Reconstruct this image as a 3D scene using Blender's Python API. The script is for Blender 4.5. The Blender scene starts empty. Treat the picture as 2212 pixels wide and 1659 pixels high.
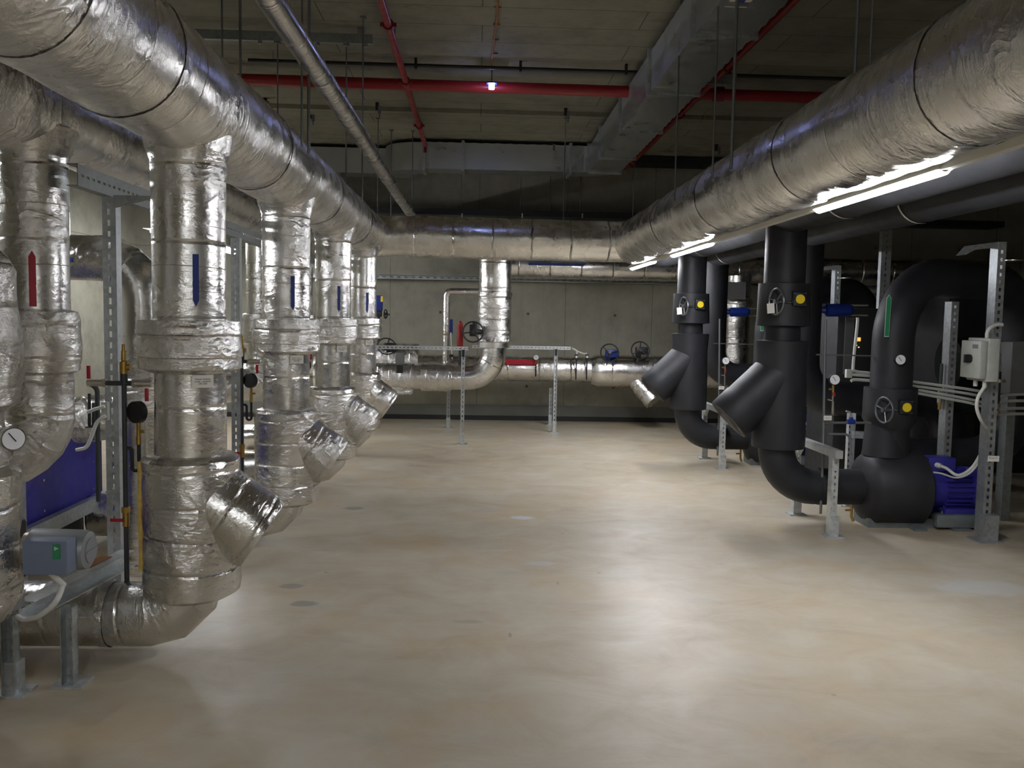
import bpy, bmesh, math, random
from mathutils import Vector as V, Matrix as MX, noise as NZ
random.seed(11)
S = bpy.context.scene
COL = S.collection
PI = math.pi
UP = V((0, 0, 1)); EX = V((1, 0, 0)); EY = V((0, 1, 0))

# ------------------------------------------------------------------ camera
W, H, F = 2212.0, 1659.0, 1912.0
CAMZ = 1.6
yaw = math.atan2(W/2 - 1030, F)
pit = math.atan2((H/2 - 686.4)*math.cos(yaw), F)
roll = 0.018
wf = V((math.sin(yaw)*math.cos(pit), math.cos(yaw)*math.cos(pit), -math.sin(pit)))
r0 = V((math.cos(yaw), -math.sin(yaw), 0)); u0 = r0.cross(wf)
rr = r0*math.cos(roll) + u0*math.sin(roll)
uu = -r0*math.sin(roll) + u0*math.cos(roll)
CO = V((0, 0, CAMZ))
cd = bpy.data.cameras.new('camera'); cam = bpy.data.objects.new('camera', cd); COL.objects.link(cam)
m = MX.Identity(4)
for i in range(3):
    m[i][0] = rr[i]; m[i][1] = uu[i]; m[i][2] = -wf[i]; m[i][3] = CO[i]
cam.matrix_world = m
cd.sensor_fit = 'HORIZONTAL'; cd.sensor_width = 36.0; cd.lens = 36.0*F/W
cd.clip_start = 0.05; cd.clip_end = 200
S.camera = cam

def P(px, py, Y=None, X=None, Z=None):
    """world point seen at a pixel, at a known depth Y, side X or height Z"""
    d = wf + rr*((px - W/2)/F) - uu*((py - H/2)/F)
    if Y is not None: t = Y/d.y
    elif X is not None: t = X/d.x
    else: t = (Z - CAMZ)/d.z
    return CO + d*t

# ------------------------------------------------------------------ materials
MAT = {}
def _nm(name):
    m = bpy.data.materials.new(name); m.use_nodes = True
    nt = m.node_tree; nt.nodes.clear()
    out = nt.nodes.new('ShaderNodeOutputMaterial')
    b = nt.nodes.new('ShaderNodeBsdfPrincipled')
    nt.links.new(b.outputs[0], out.inputs[0])
    return m, nt, b
def nd(nt, t, ins=None, **kw):
    n = nt.nodes.new(t)
    for k, v in kw.items(): setattr(n, k, v)
    for k, v in (ins or {}).items():
        if isinstance(v, bpy.types.NodeSocket): nt.links.new(v, n.inputs[k])
        else: n.inputs[k].default_value = v
    return n
def math_(nt, op, a, b=0.0, c=None):
    i = {0: a, 1: b}
    if c is not None: i[2] = c
    return nd(nt, 'ShaderNodeMath', i, operation=op).outputs[0]
def mixc(nt, f, a, b, bt='MIX'):
    n = nt.nodes.new('ShaderNodeMix'); n.data_type = 'RGBA'; n.blend_type = bt
    for k, v in ((0, f), (6, a), (7, b)):
        if isinstance(v, bpy.types.NodeSocket): nt.links.new(v, n.inputs[k])
        else: n.inputs[k].default_value = (tuple(v) + (1,)) if k > 0 and len(v) == 3 else v
    return n.outputs[2]
def ramp(nt, f, stops):
    n = nd(nt, 'ShaderNodeValToRGB', {0: f})
    e = n.color_ramp.elements
    while len(e) < len(stops): e.new(0.5)
    for x, (p, c) in zip(e, stops):
        x.position = p; x.color = (c, c, c, 1) if isinstance(c, (int, float)) else tuple(c) + (1,)
    return n.outputs[0]
def mapr(nt, f, a, b, c, d):
    return nd(nt, 'ShaderNodeMapRange', {0: f, 1: a, 2: b, 3: c, 4: d}).outputs[0]
def noise(nt, vec, scale, detail=4, rough=.55, dist=0.0):
    return nd(nt, 'ShaderNodeTexNoise', {'Vector': vec, 'Scale': scale, 'Detail': detail, 'Roughness': rough, 'Distortion': dist}).outputs[0]
def vmul(nt, vec, s):
    return nd(nt, 'ShaderNodeVectorMath', {0: vec, 1: s}, operation='MULTIPLY').outputs[0]

def plain(name, col, rough=.5, metal=0.0, spec=.5, mottle=0.0, msc=14.0, bump=0.0):
    m, nt, b = _nm(name)
    b.inputs['Base Color'].default_value = tuple(col) + (1,)
    b.inputs['Roughness'].default_value = rough; b.inputs['Metallic'].default_value = metal
    b.inputs['Specular IOR Level'].default_value = spec
    if mottle or bump:
        co = nd(nt, 'ShaderNodeTexCoord').outputs['Object']
        n = noise(nt, co, msc, 5, .6)
    if mottle:
        lo = tuple(c*(1-mottle) for c in col); hi = tuple(min(1, c*(1+mottle)) for c in col)
        nt.links.new(ramp(nt, n, [(.3, lo), (.7, hi)]), b.inputs['Base Color'])
        nt.links.new(mapr(nt, n, .3, .7, max(.05, rough-.1), rough+.1), b.inputs['Roughness'])
    if bump:
        bp = nd(nt, 'ShaderNodeBump', {'Height': n, 'Strength': 1.0, 'Distance': bump})
        nt.links.new(bp.outputs[0], b.inputs['Normal'])
    MAT[name] = m; return m

def foil(name, crinkle=1.0, rough=.24, col=(.80, .785, .755), seam=1.0, wrap=0.55, bigw=.012):
    m, nt, b = _nm(name)
    b.inputs['Metallic'].default_value = 1.0
    uv = nd(nt, 'ShaderNodeUVMap').outputs[0]
    rnd = nd(nt, 'ShaderNodeObjectInfo').outputs['Random']
    off = nd(nt, 'ShaderNodeCombineXYZ', {0: math_(nt, 'MULTIPLY', rnd, 7.3), 1: math_(nt, 'MULTIPLY', rnd, 3.1), 2: math_(nt, 'MULTIPLY', rnd, 11.0)}).outputs[0]
    vec = nd(nt, 'ShaderNodeVectorMath', {0: uv, 1: off}, operation='ADD').outputs[0]
    gate = mapr(nt, noise(nt, vec, 1.7, 2), .42, .62, .12, 1.0)
    # transverse wrinkles (long around the pipe), fine crinkle and a few sharp creases
    w1 = noise(nt, vmul(nt, vec, (13, 2.6, 1)), 1.0, 5, .6, .7)
    w2 = noise(nt, vmul(nt, vec, (9, 11, 1)), 2.1, 6, .65, 1.2)
    def ridge(v, sc, p):
        n_ = noise(nt, v, sc, 3, .5, .8)
        return math_(nt, 'POWER', math_(nt, 'SUBTRACT', 1.0, math_(nt, 'ABSOLUTE', math_(nt, 'MULTIPLY_ADD', n_, 2.0, -1.0))), p)
    cr = math_(nt, 'ADD', ridge(vmul(nt, vec, (1.3, .8, 1)), 3.2, 9.0), math_(nt, 'MULTIPLY', ridge(vmul(nt, vec, (1, .5, 1)), 8.5, 6.0), .45))
    w3 = noise(nt, vmul(nt, vec, (1.5, .8, 1)), 42.0, 3, .6, .5)
    big = noise(nt, vmul(nt, vec, (1.6, 1.1, 1)), 1.0, 2, .5)
    h = math_(nt, 'MULTIPLY', w1, .007*crinkle)
    h = math_(nt, 'MULTIPLY_ADD', w2, .0045*crinkle, h)
    h = math_(nt, 'MULTIPLY', h, gate)
    h = math_(nt, 'MULTIPLY_ADD', math_(nt, 'MULTIPLY', cr, gate), .0042*crinkle, h)
    h = math_(nt, 'MULTIPLY_ADD', w3, .0014*crinkle, h)
    h = math_(nt, 'MULTIPLY_ADD', big, bigw, h)
    # straps / tape seams across the pipe every `wrap` metres
    sx = nd(nt, 'ShaderNodeSeparateXYZ', {0: uv}).outputs
    wob = math_(nt, 'MULTIPLY', math_(nt, 'SUBTRACT', noise(nt, uv, 3.0, 2), .5), .05)
    u_ = math_(nt, 'ADD', sx[0], wob)
    fr = math_(nt, 'ABSOLUTE', math_(nt, 'SUBTRACT', math_(nt, 'FRACT', math_(nt, 'DIVIDE', u_, wrap)), .5))
    line = mapr(nt, fr, 0, .012/wrap, 1, 0)
    h = math_(nt, 'MULTIPLY_ADD', line, -.005*seam, h)
    bp = nd(nt, 'ShaderNodeBump', {'Height': h, 'Strength': 1.0, 'Distance': 1.0})
    nt.links.new(bp.outputs[0], b.inputs['Normal'])
    n3 = noise(nt, vec, 5.0, 4)
    nt.links.new(mapr(nt, n3, .3, .7, rough-.07, rough+.10), b.inputs['Roughness'])
    c = mixc(nt, mapr(nt, noise(nt, vec, 2.3, 3), .35, .7, 0, 1), col, tuple(x*.86 for x in col))
    c = mixc(nt, math_(nt, 'MULTIPLY', line, .25), c, (.42, .40, .37))
    nt.links.new(c, b.inputs['Base Color'])
    MAT[name] = m; return m

def galv(name, col=(.46, .49, .50), rough=.42, metal=.75):
    m, nt, b = _nm(name)
    co = nd(nt, 'ShaderNodeTexCoord').outputs['Object']
    v = nd(nt, 'ShaderNodeTexVoronoi', {'Vector': co, 'Scale': 45.0}).outputs[1]
    n = noise(nt, co, 4.0, 5, .6)
    g = nd(nt, 'ShaderNodeSeparateColor', {0: v}).outputs[0]
    f = math_(nt, 'MULTIPLY_ADD', g, .35, math_(nt, 'MULTIPLY', n, .65))
    nt.links.new(ramp(nt, f, [(.25, tuple(c*.8 for c in col)), (.75, tuple(min(1, c*1.15) for c in col))]), b.inputs['Base Color'])
    nt.links.new(mapr(nt, f, .2, .8, rough-.08, rough+.12), b.inputs['Roughness'])
    b.inputs['Metallic'].default_value = metal
    MAT[name] = m; return m

def emit(name, col, strength):
    m, nt, b = _nm(name)
    b.inputs['Base Color'].default_value = (.8, .8, .8, 1)
    b.inputs['Emission Color'].default_value = tuple(col) + (1,)
    b.inputs['Emission Strength'].default_value = strength
    MAT[name] = m; return m

foil('foil_main', 1.35, .25, seam=.3)
foil('foil_riser', 1.2, .25, wrap=.34, seam=.6)
foil('foil_jacket', 2.1, .24, wrap=.15, seam=.7)
foil('foil_smooth', .8, .23, wrap=.6, seam=.5)
foil('foil_back', .75, .26, wrap=.46, seam=1.4, bigw=.006)
plain('black_rubber', (.018, .019, .0225), .55, spec=.42, mottle=.25, msc=6, bump=.004)
plain('black_rubber_edge', (.035, .036, .037), .7, spec=.3, mottle=.2)
galv('galvanized')
galv('galvanized_bright', (.60, .63, .64), .38, .6)
galv('galvanized_dark', (.27, .29, .29), .5, .6)
plain('duct_steel', (.50, .53, .53), .36, .8, mottle=.05, msc=5)
plain('rod_steel', (.20, .21, .21), .5, .6)
plain('red_paint', (.27, .010, .012), .38, spec=.5, mottle=.1)
plain('red_dark', (.18, .008, .012), .45)
plain('red_handle', (.40, .008, .025), .4)
plain('red_label', (.46, .01, .03), .45, mottle=.12, msc=40)
plain('blue_label', (.012, .035, .22), .5)
plain('green_label', (.02, .22, .085), .5)
plain('label_edge', (.45, .55, .50), .5)
plain('blue_paint', (.035, .032, .27), .42, mottle=.08)
plain('blue_panel', (.022, .018, .26), .45, mottle=.05)
plain('blue_actuator', (.01, .03, .22), .4)
plain('yellow', (.80, .60, .015), .45)
plain('brass', (.44, .28, .075), .35, .85, mottle=.15)
plain('nickel', (.55, .50, .42), .35, .8, mottle=.1)
plain('black_plastic', (.010, .010, .011), .45)
plain('black_iron', (.014, .015, .017), .5, mottle=.3)
plain('dark_pipe', (.045, .05, .052), .5, .2, mottle=.2)
plain('chrome', (.75, .77, .78), .18, 1.0)
plain('white_plastic', (.55, .55, .49), .5)
plain('grey_plastic', (.42, .43, .39), .55, mottle=.08)
plain('paper', (.75, .73, .67), .8)
plain('dial', (.75, .76, .78), .5)
plain('cable_white', (.62, .62, .58), .5)
plain('trunk_white', (.62, .61, .55), .55)
plain('actuator_grey', (.25, .265, .27), .42, .25, mottle=.08)
plain('box_bluegrey', (.15, .18, .26), .5, mottle=.06)
plain('dark_green', (.007, .024, .021), .5, mottle=.2)
plain('wheel_metal', (.22, .23, .25), .3, .85)
plain('dark_grey', (.017, .018, .0195), .6, mottle=.15)
plain('cabinet_grey', (.13, .135, .132), .6, mottle=.1)
plain('base_grey', (.17, .19, .19), .5, .2, mottle=.15)
plain('foam_yellow', (.58, .40, .10), .7, mottle=.25, msc=30)
plain('cabinet_white', (.72, .76, .74), .6)
plain('rust', (.30, .13, .04), .8, mottle=.3)
plain('text_dark', (.03, .03, .035), .6)
plain('skirt_grey', (.18, .18, .16), .7, mottle=.12, msc=4)
plain('skirt_black', (.02, .02, .02), .6)  # black for the shadow line painted along the wall base
LAMP = emit('lamp_tube', (.94, .95, 1.0), 172.0)
emit('lamp_aisle', (.93, .95, 1.0), 110.0)
emit('lamp_small', (.34, .44, 1.0), 85.0)
emit('led_orange', (1.0, .33, .02), 1.6)
emit('led_yellow', (.9, 1.0, .3), 1.2)

def concrete(name, base, dark, kind):
    m, nt, b = _nm(name)
    co = nd(nt, 'ShaderNodeTexCoord').outputs['Object']
    x, y, z = nd(nt, 'ShaderNodeSeparateXYZ', {0: co}).outputs
    n1 = noise(nt, co, .9, 6, .6, .3); n2 = noise(nt, co, 5.0, 6, .65)
    n3 = noise(nt, co, 38.0, 4, .7)
    f = math_(nt, 'MULTIPLY_ADD', n2, .4, math_(nt, 'MULTIPLY', n1, .6))
    c = ramp(nt, f, [(.34, dark), (.5, base), (.68, tuple(min(1, q*1.22) for q in base))])
    c = mixc(nt, mapr(nt, n3, .62, .75, 0, .35), c, tuple(q*.6 for q in dark))
    hgt = math_(nt, 'MULTIPLY_ADD', n3, .4, n2)
    if kind == 'ceiling':   # board-marked shuttering running across the room
        bv = nd(nt, 'ShaderNodeCombineXYZ', {0: x, 1: y, 2: 0.0}).outputs[0]
        bk = nd(nt, 'ShaderNodeTexBrick', {'Vector': bv, 'Color1': (1, 1, 1, 1), 'Color2': (.86, .86, .86, 1), 'Mortar': (0, 0, 0, 1), 'Scale': 1.0,
             'Mortar Size': .007, 'Mortar Smooth': .4, 'Bias': 0.0, 'Brick Width': 2.7, 'Row Height': .46})
        c = mixc(nt, .55, c, mixc(nt, 1.0, c, bk.outputs[0], 'MULTIPLY'))
        st = noise(nt, vmul(nt, co, (1.1, 9.0, 1)), 1.0, 5, .7)
        c = mixc(nt, mapr(nt, st, .55, .75, 0, .35), c, dark)
        sp = noise(nt, vmul(nt, co, (3.0, 6.0, 1)), 1.0, 3, .6)
        c = mixc(nt, mapr(nt, sp, .66, .70, 0, .35), c, (.13, .10, .06))
    else:                   # large panels with tie holes
        bv = nd(nt, 'ShaderNodeCombineXYZ', {0: x, 1: z, 2: 0.0}).outputs[0]
        bk = nd(nt, 'ShaderNodeTexBrick', {'Vector': bv, 'Color1': (1, 1, 1, 1), 'Color2': (.90, .90, .90, 1), 'Mortar': (.25, .25, .25, 1), 'Scale': 1.0,
             'Mortar Size': .006, 'Mortar Smooth': .3, 'Bias': 0.0, 'Brick Width': 1.36, 'Row Height': 2.6}, offset=0.0)
        c = mixc(nt, .6, c, mixc(nt, 1.0, c, bk.outputs[0], 'MULTIPLY'))
        a = math_(nt, 'SUBTRACT', math_(nt, 'FRACT', math_(nt, 'DIVIDE', math_(nt, 'ADD', x, 20.3), 1.36)), .5)
        d = math_(nt, 'SUBTRACT', math_(nt, 'FRACT', math_(nt, 'DIVIDE', math_(nt, 'ADD', z, 10.2), 1.13)), .5)
        rad = math_(nt, 'SQRT', math_(nt, 'ADD', math_(nt, 'POWER', math_(nt, 'MULTIPLY', a, 1.36), 2.0), math_(nt, 'POWER', math_(nt, 'MULTIPLY', d, 1.13), 2.0)))
        hole = mapr(nt, rad, .016, .026, 1, 0)
        c = mixc(nt, math_(nt, 'MULTIPLY', hole, .75), c, (.03, .03, .025))
        hgt = math_(nt, 'MULTIPLY_ADD', hole, -3.0, hgt)
        st = noise(nt, vmul(nt, co, (5.0, 1.0, .8)), 1.0, 5, .7)
        c = mixc(nt, mapr(nt, st, .5, .75, 0, .4), c, dark)
    nt.links.new(c, b.inputs['Base Color'])
    b.inputs['Roughness'].default_value = .85; b.inputs['Specular IOR Level'].default_value = .25
    bp = nd(nt, 'ShaderNodeBump', {'Height': hgt, 'Strength': .5, 'Distance': .006})
    nt.links.new(bp.outputs[0], b.inputs['Normal'])
    MAT[name] = m; return m
concrete('concrete_ceiling', (.24, .228, .178), (.16, .152, .12), 'ceiling')
concrete('concrete_wall', (.29, .277, .222), (.20, .19, .152), 'wall')

def floor_mat():
    m, nt, b = _nm('floor_concrete')
    co = nd(nt, 'ShaderNodeTexCoord').outputs['Object']
    n1 = noise(nt, co, .55, 5, .6, .4); n2 = noise(nt, vmul(nt, co, (1, 1.3, 1)), 2.4, 7, .66, .6)
    n3 = noise(nt, co, 30, 5, .7)
    f = math_(nt, 'MULTIPLY_ADD', n2, .5, math_(nt, 'MULTIPLY', n1, .5))
    c = ramp(nt, f, [(.30, (.31, .26, .185)), (.44, (.44, .375, .275)), (.56, (.50, .45, .355)), (.72, (.57, .53, .45))])
    wm = noise(nt, co, 1.1, 4, .6)
    c = mixc(nt, mapr(nt, wm, .50, .70, 0, .6), c, (.47, .35, .20))
    gm = noise(nt, vmul(nt, co, (1.4, 2.2, 1)), 1.3, 5, .65)
    c = mixc(nt, mapr(nt, gm, .58, .74, 0, .55), c, (.36, .35, .315))
    c = mixc(nt, mapr(nt, n3, .66, .74, 0, .4), c, (.25, .21, .15))
    vo = nd(nt, 'ShaderNodeTexVoronoi', {'Vector': co, 'Scale': 1.7, 'Randomness': 1.0}).outputs[0]
    c = mixc(nt, mapr(nt, vo, .022, .03, .55, 0), c, (.22, .19, .15))
    x, y, z = nd(nt, 'ShaderNodeSeparateXYZ', {0: co}).outputs
    wob = math_(nt, 'MULTIPLY', math_(nt, 'SUBTRACT', noise(nt, co, 9, 3), .5), .9)
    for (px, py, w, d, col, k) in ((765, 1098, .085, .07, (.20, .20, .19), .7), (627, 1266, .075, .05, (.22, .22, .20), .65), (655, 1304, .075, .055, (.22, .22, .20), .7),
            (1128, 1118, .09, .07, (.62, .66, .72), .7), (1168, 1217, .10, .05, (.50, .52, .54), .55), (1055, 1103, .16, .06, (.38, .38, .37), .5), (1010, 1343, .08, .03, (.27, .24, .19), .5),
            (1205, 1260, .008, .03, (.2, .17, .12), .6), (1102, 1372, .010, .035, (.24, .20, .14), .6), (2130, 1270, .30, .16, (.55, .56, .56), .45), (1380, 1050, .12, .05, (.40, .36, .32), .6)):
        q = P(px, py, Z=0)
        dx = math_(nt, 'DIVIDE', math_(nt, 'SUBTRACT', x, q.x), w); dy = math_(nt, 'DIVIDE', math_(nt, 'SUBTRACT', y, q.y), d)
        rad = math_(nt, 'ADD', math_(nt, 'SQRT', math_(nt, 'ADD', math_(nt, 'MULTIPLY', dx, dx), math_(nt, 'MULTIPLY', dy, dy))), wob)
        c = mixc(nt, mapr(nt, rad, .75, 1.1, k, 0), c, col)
    nt.links.new(c, b.inputs['Base Color'])
    nt.links.new(mapr(nt, f, .3, .7, .50, .33), b.inputs['Roughness'])
    b.inputs['Specular IOR Level'].default_value = .4
    bp = nd(nt, 'ShaderNodeBump', {'Height': math_(nt, 'MULTIPLY_ADD', n3, .25, n2), 'Strength': .35, 'Distance': .006})
    nt.links.new(bp.outputs[0], b.inputs['Normal'])
    MAT['floor_concrete'] = m
floor_mat()

# ------------------------------------------------------------------ mesh builder
def frame(t):
    t = t.normalized()
    a = UP if abs(t.z) < .9 else EX
    n = a.cross(t).normalized()
    return n, t.cross(n).normalized()
class MB:
    def __init__(s):
        s.bm = bmesh.new(); s.uv = s.bm.loops.layers.uv.new('UVMap')
    def sweep(s, pts, r, seg=24, caps=(1, 1), wob=0.0, wf_=2.2):
        pts = [V(p) for p in pts]; N = len(pts)
        rad = r if isinstance(r, (list, tuple)) else [r]*N
        T = [(pts[i+1]-pts[i]).normalized() for i in range(N-1)]
        n, b = frame(T[0]); rings = []; L = 0.0; Ls = []
        for i in range(N):
            tin = T[max(0, i-1)]; tout = T[min(i, N-2)]
            if i > 1:
                q = T[i-2].rotation_difference(T[i-1]); n = q @ n; b = q @ b
            if i: L += (pts[i]-pts[i-1]).length
            Ls.append(L); tb = (tin+tout)
            tb = tb.normalized() if tb.length > 1e-5 else tin
            ring = []
            for j in range(seg):
                a = 2*PI*j/seg
                o = n*math.cos(a) + b*math.sin(a)
                rj = rad[i]
                if wob:
                    p0 = pts[i] + o*rj
                    rj += wob*(NZ.noise(p0*wf_) + .6*NZ.noise(p0*wf_*3.1) + .35*NZ.noise(p0*wf_*7.7))
                d = o*rj
                k = -d.dot(tb)/max(.2, tin.dot(tb))
                ring.append(s.bm.verts.new(pts[i] + d + tin*k))
            rings.append(ring)
        for i in range(N-1):
            for j in range(seg):
                k = (j+1) % seg
                f = s.bm.faces.new((rings[i][j], rings[i][k], rings[i+1][k], rings[i+1][j]))
                c = 2*PI*max(rad[i], .01)
                for lp, (u, v) in zip(f.loops, ((Ls[i], j), (Ls[i], j+1), (Ls[i+1], j+1), (Ls[i+1], j))):
                    lp[s.uv].uv = (u, v/seg*c)
        for e, ring in ((0, rings[0]), (1, rings[-1])):
            if caps[e]:
                f = s.bm.faces.new(ring[::-1] if e == 0 else ring)
                for lp in f.loops: lp[s.uv].uv = (lp.vert.co.x*1.0 + lp.vert.co.z, lp.vert.co.y + lp.vert.co.z)
        return s
    def cyl(s, a, b, r, seg=16, r2=None, caps=(1, 1)):
        return s.sweep([a, b], [r, r if r2 is None else r2], seg, caps)
    def obox(s, c, ax, size, bev=0.0):
        c = V(c); hx, hy, hz = (V(a).normalized()*(q/2) for a, q in zip(ax, size))
        if hx.cross(hy).dot(hz) < 0: hz = -hz
        vs = [s.bm.verts.new(c + hx*i + hy*j + hz*k) for i in (-1, 1) for j in (-1, 1) for k in (-1, 1)]
        fs = []
        for q in ((0, 1, 3, 2), (4, 6, 7, 5), (0, 4, 5, 1), (2, 3, 7, 6), (0, 2, 6, 4), (1, 5, 7, 3)):
            f = s.bm.faces.new([vs[i] for i in q]); fs.append(f)
            for lp, u in zip(f.loops, ((0, 0), (0, 1), (1, 1), (1, 0))): lp[s.uv].uv = u
        if bev:
            es = list({e for f in fs for e in f.edges})
            bmesh.ops.bevel(s.bm, geom=es, offset=bev, segments=2, affect='EDGES', profile=.5)
        return s
    def box(s, c, size, bev=0.0, rz=0.0):
        a = V((math.cos(rz), math.sin(rz), 0)); b = V((-math.sin(rz), math.cos(rz), 0))
        return s.obox(c, (a, b, UP), size, bev)
    def span(s, lo, hi, bev=0.0):
        lo, hi = V(lo), V(hi); return s.box((lo+hi)/2, hi-lo, bev)
    def torus(s, c, axis, R, r, seg=32, rs=8):
        c = V(c); n, b = frame(V(axis)); t = V(axis).normalized(); g = []
        for i in range(seg):
            a = 2*PI*i/seg; o = n*math.cos(a) + b*math.sin(a)
            g.append([s.bm.verts.new(c + o*(R + r*math.cos(2*PI*j/rs)) + t*(r*math.sin(2*PI*j/rs))) for j in range(rs)])
        for i in range(seg):
            for j in range(rs):
                s.bm.faces.new((g[i][j], g[(i+1) % seg][j], g[(i+1) % seg][(j+1) % rs], g[i][(j+1) % rs]))
        return s
    def prism(s, poly, o, ux, uy, th):
        o, ux, uy = V(o), V(ux).normalized(), V(uy).normalized(); nn = ux.cross(uy)
        a = [s.bm.verts.new(o + ux*x + uy*y + nn*(th/2)) for x, y in poly]
        b = [s.bm.verts.new(o + ux*x + uy*y - nn*(th/2)) for x, y in poly]
        s.bm.faces.new(a); s.bm.faces.new(b[::-1]); k = len(poly)
        for i in range(k): s.bm.faces.new((b[i], b[(i+1) % k], a[(i+1) % k], a[i]))
        return s
    def build(s, name, mat, parent=None, sharp=38, smooth=True):
        bmesh.ops.recalc_face_normals(s.bm, faces=s.bm.faces)
        if parent is not None:
            q = parent
            while q.parent: q = q.parent
            bmesh.ops.translate(s.bm, verts=s.bm.verts, vec=-q.location)
        me = bpy.data.meshes.new(name); s.bm.to_mesh(me); s.bm.free()
        me.materials.append(MAT[mat] if isinstance(mat, str) else mat)
        if smooth:
            me.shade_smooth(); me.set_sharp_from_angle(angle=math.radians(sharp))
        o = bpy.data.objects.new(name, me); COL.objects.link(o)
        if parent is not None: o.parent = parent
        return o

def dens(pts, step=.1):
    out = [V(pts[0])]
    for a, b in zip(pts[:-1], pts[1:]):
        a, b = V(a), V(b); k = max(1, int(round((b-a).length/step)))
        for i in range(1, k+1): out.append(a.lerp(b, i/k))
    return out
def bend(pts, R, n=8):
    """round every inner corner of a polyline with radius R"""
    pts = [V(p) for p in pts]; out = [pts[0]]
    for i in range(1, len(pts)-1):
        a = (pts[i-1]-pts[i]).normalized(); b = (pts[i+1]-pts[i]).normalized()
        ang = a.angle(b); Ri = R[i-1] if isinstance(R, (list, tuple)) else R
        if ang > PI-.02: out.append(pts[i]); continue
        t = min(Ri/math.tan(ang/2), .49*min((pts[i-1]-pts[i]).length, (pts[i+1]-pts[i]).length) if 0 else 1e9)
        Rr = t*math.tan(ang/2); c = pts[i] + (a+b).normalized()*(Rr/math.sin(ang/2))
        p0 = pts[i] + a*t - c; p1 = pts[i] + b*t - c
        ax = p0.cross(p1).normalized(); th = p0.angle(p1)
        for k in range(n+1): out.append(c + MX.Rotation(th*k/n, 3, ax) @ p0)
    out.append(pts[-1]); return out
def smoothc(pts, n=6):
    pts = [V(p) for p in pts]; q = [pts[0]*2-pts[1]] + pts + [pts[-1]*2-pts[-2]]; out = []
    for i in range(1, len(q)-2):
        for k in range(n):
            t = k/n; a, b, c, d = q[i-1], q[i], q[i+1], q[i+2]
            out.append(.5*((2*b) + (c-a)*t + (2*a-5*b+4*c-d)*t*t + (3*b-a-3*c+d)*t**3))
    out.append(pts[-1]); return out

def tag(o, label=None, cat=None, group=None, kind=None):
    if label: o['label'] = label
    if cat: o['category'] = cat
    if group: o['group'] = group
    if kind: o['kind'] = kind
    return o
def thing(name, label, cat, loc=(0, 0, 0), group=None):
    o = bpy.data.objects.new(name, None); COL.objects.link(o); o.location = V(loc); o.empty_display_size = .1
    return tag(o, label, cat, group)
def kids(o): return [c for c in COL.objects if c.parent == o]
def dup(root, d, label, group=None, skip=()):
    r = root.copy(); COL.objects.link(r); r.location = root.location + V(d); r['label'] = label
    if group: r['group'] = group
    for ch in kids(root):
        if ch.name.split('.')[0] in skip: continue
        c = ch.copy(); COL.objects.link(c); c.parent = r
        for g in kids(ch):
            e = g.copy(); COL.objects.link(e); e.parent = c
    return r
def struct(mb, name, mat, **k): return tag(mb.build(name, mat, smooth=False), kind='structure', **k)

def perf(mb, a, b, wd, w, d, t=.004, pitch=.05, slot=.028, sw=.014, flip=1, fl=1, pf=False):
    """slotted C-channel from a to b: web across wd, two flanges turned to wd x axis"""
    a, b = V(a), V(b); ax = (b-a).normalized(); L = (b-a).length
    wd = V(wd); wd = (wd - ax*wd.dot(ax)).normalized(); n = wd.cross(ax)*flip
    def strip(o, sd, ww, perfo):
        nn = sd.cross(ax)
        if not perfo:
            mb.obox(o + ax*(L/2), (ax, sd, nn), (L, ww, t)); return
        side = (ww-sw)/2
        for q in (-1, 1): mb.obox(o + ax*(L/2) + sd*(q*(sw+side)/2), (ax, sd, nn), (L, side, t))
        k = int(L/pitch); br = pitch-slot
        for i in range(k+1):
            c = min(L-br/2, i*pitch + br/2)
            mb.obox(o + ax*c, (ax, sd, nn), (br, sw, t))
    strip(a, wd, w, True)
    if fl:
        for q in (-1, 1): strip(a + wd*(q*(w/2-t/2)) + n*(d/2), n, d, pf)
    return mb
def text_on(s, size, o, ux, uy, parent, mat='text_dark', name='lettering', th=.0006):
    cu = bpy.data.curves.new('t', 'FONT'); cu.body = s; cu.size = size; cu.align_x = 'CENTER'; cu.align_y = 'CENTER'; cu.space_line = .9
    ob = bpy.data.objects.new('t', cu); COL.objects.link(ob)
    me = bpy.data.meshes.new_from_object(ob.evaluated_get(bpy.context.evaluated_depsgraph_get()))
    bpy.data.objects.remove(ob); bpy.data.curves.remove(cu)
    ux, uy = V(ux).normalized(), V(uy).normalized(); nn = ux.cross(uy)
    mb = MB(); vs = [mb.bm.verts.new(V(o) + ux*v.co.x + uy*v.co.y + nn*th) for v in me.vertices]
    for p in me.polygons:
        try: mb.bm.faces.new([vs[i] for i in p.vertices])
        except ValueError: pass
    bpy.data.meshes.remove(me)
    mb.bm.normal_update(); bmesh.ops.solidify
    return mb.build(name, mat, parent, smooth=False)
def handwheel(mb, c, axis, R, r, spokes=3, a0=.5):
    c = V(c); axis = V(axis).normalized(); n, b = frame(axis)
    mb.torus(c, axis, R, r); mb.cyl(c - axis*r*2.2, c + axis*r*2.2, r*2.2, 12)
    for i in range(spokes):
        a = a0 + 2*PI*i/spokes; mb.cyl(c, c + (n*math.cos(a) + b*math.sin(a))*R, r*.8, 8)
    return mb
def arrow(w, h, tip=None, up=True):
    tip = tip or w*.75; q = 1 if up else -1
    return [(-w/2, -q*h/2), (w/2, -q*h/2), (w/2, q*(h/2-tip)), (0, q*h/2), (-w/2, q*(h/2-tip))][::q]
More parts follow.
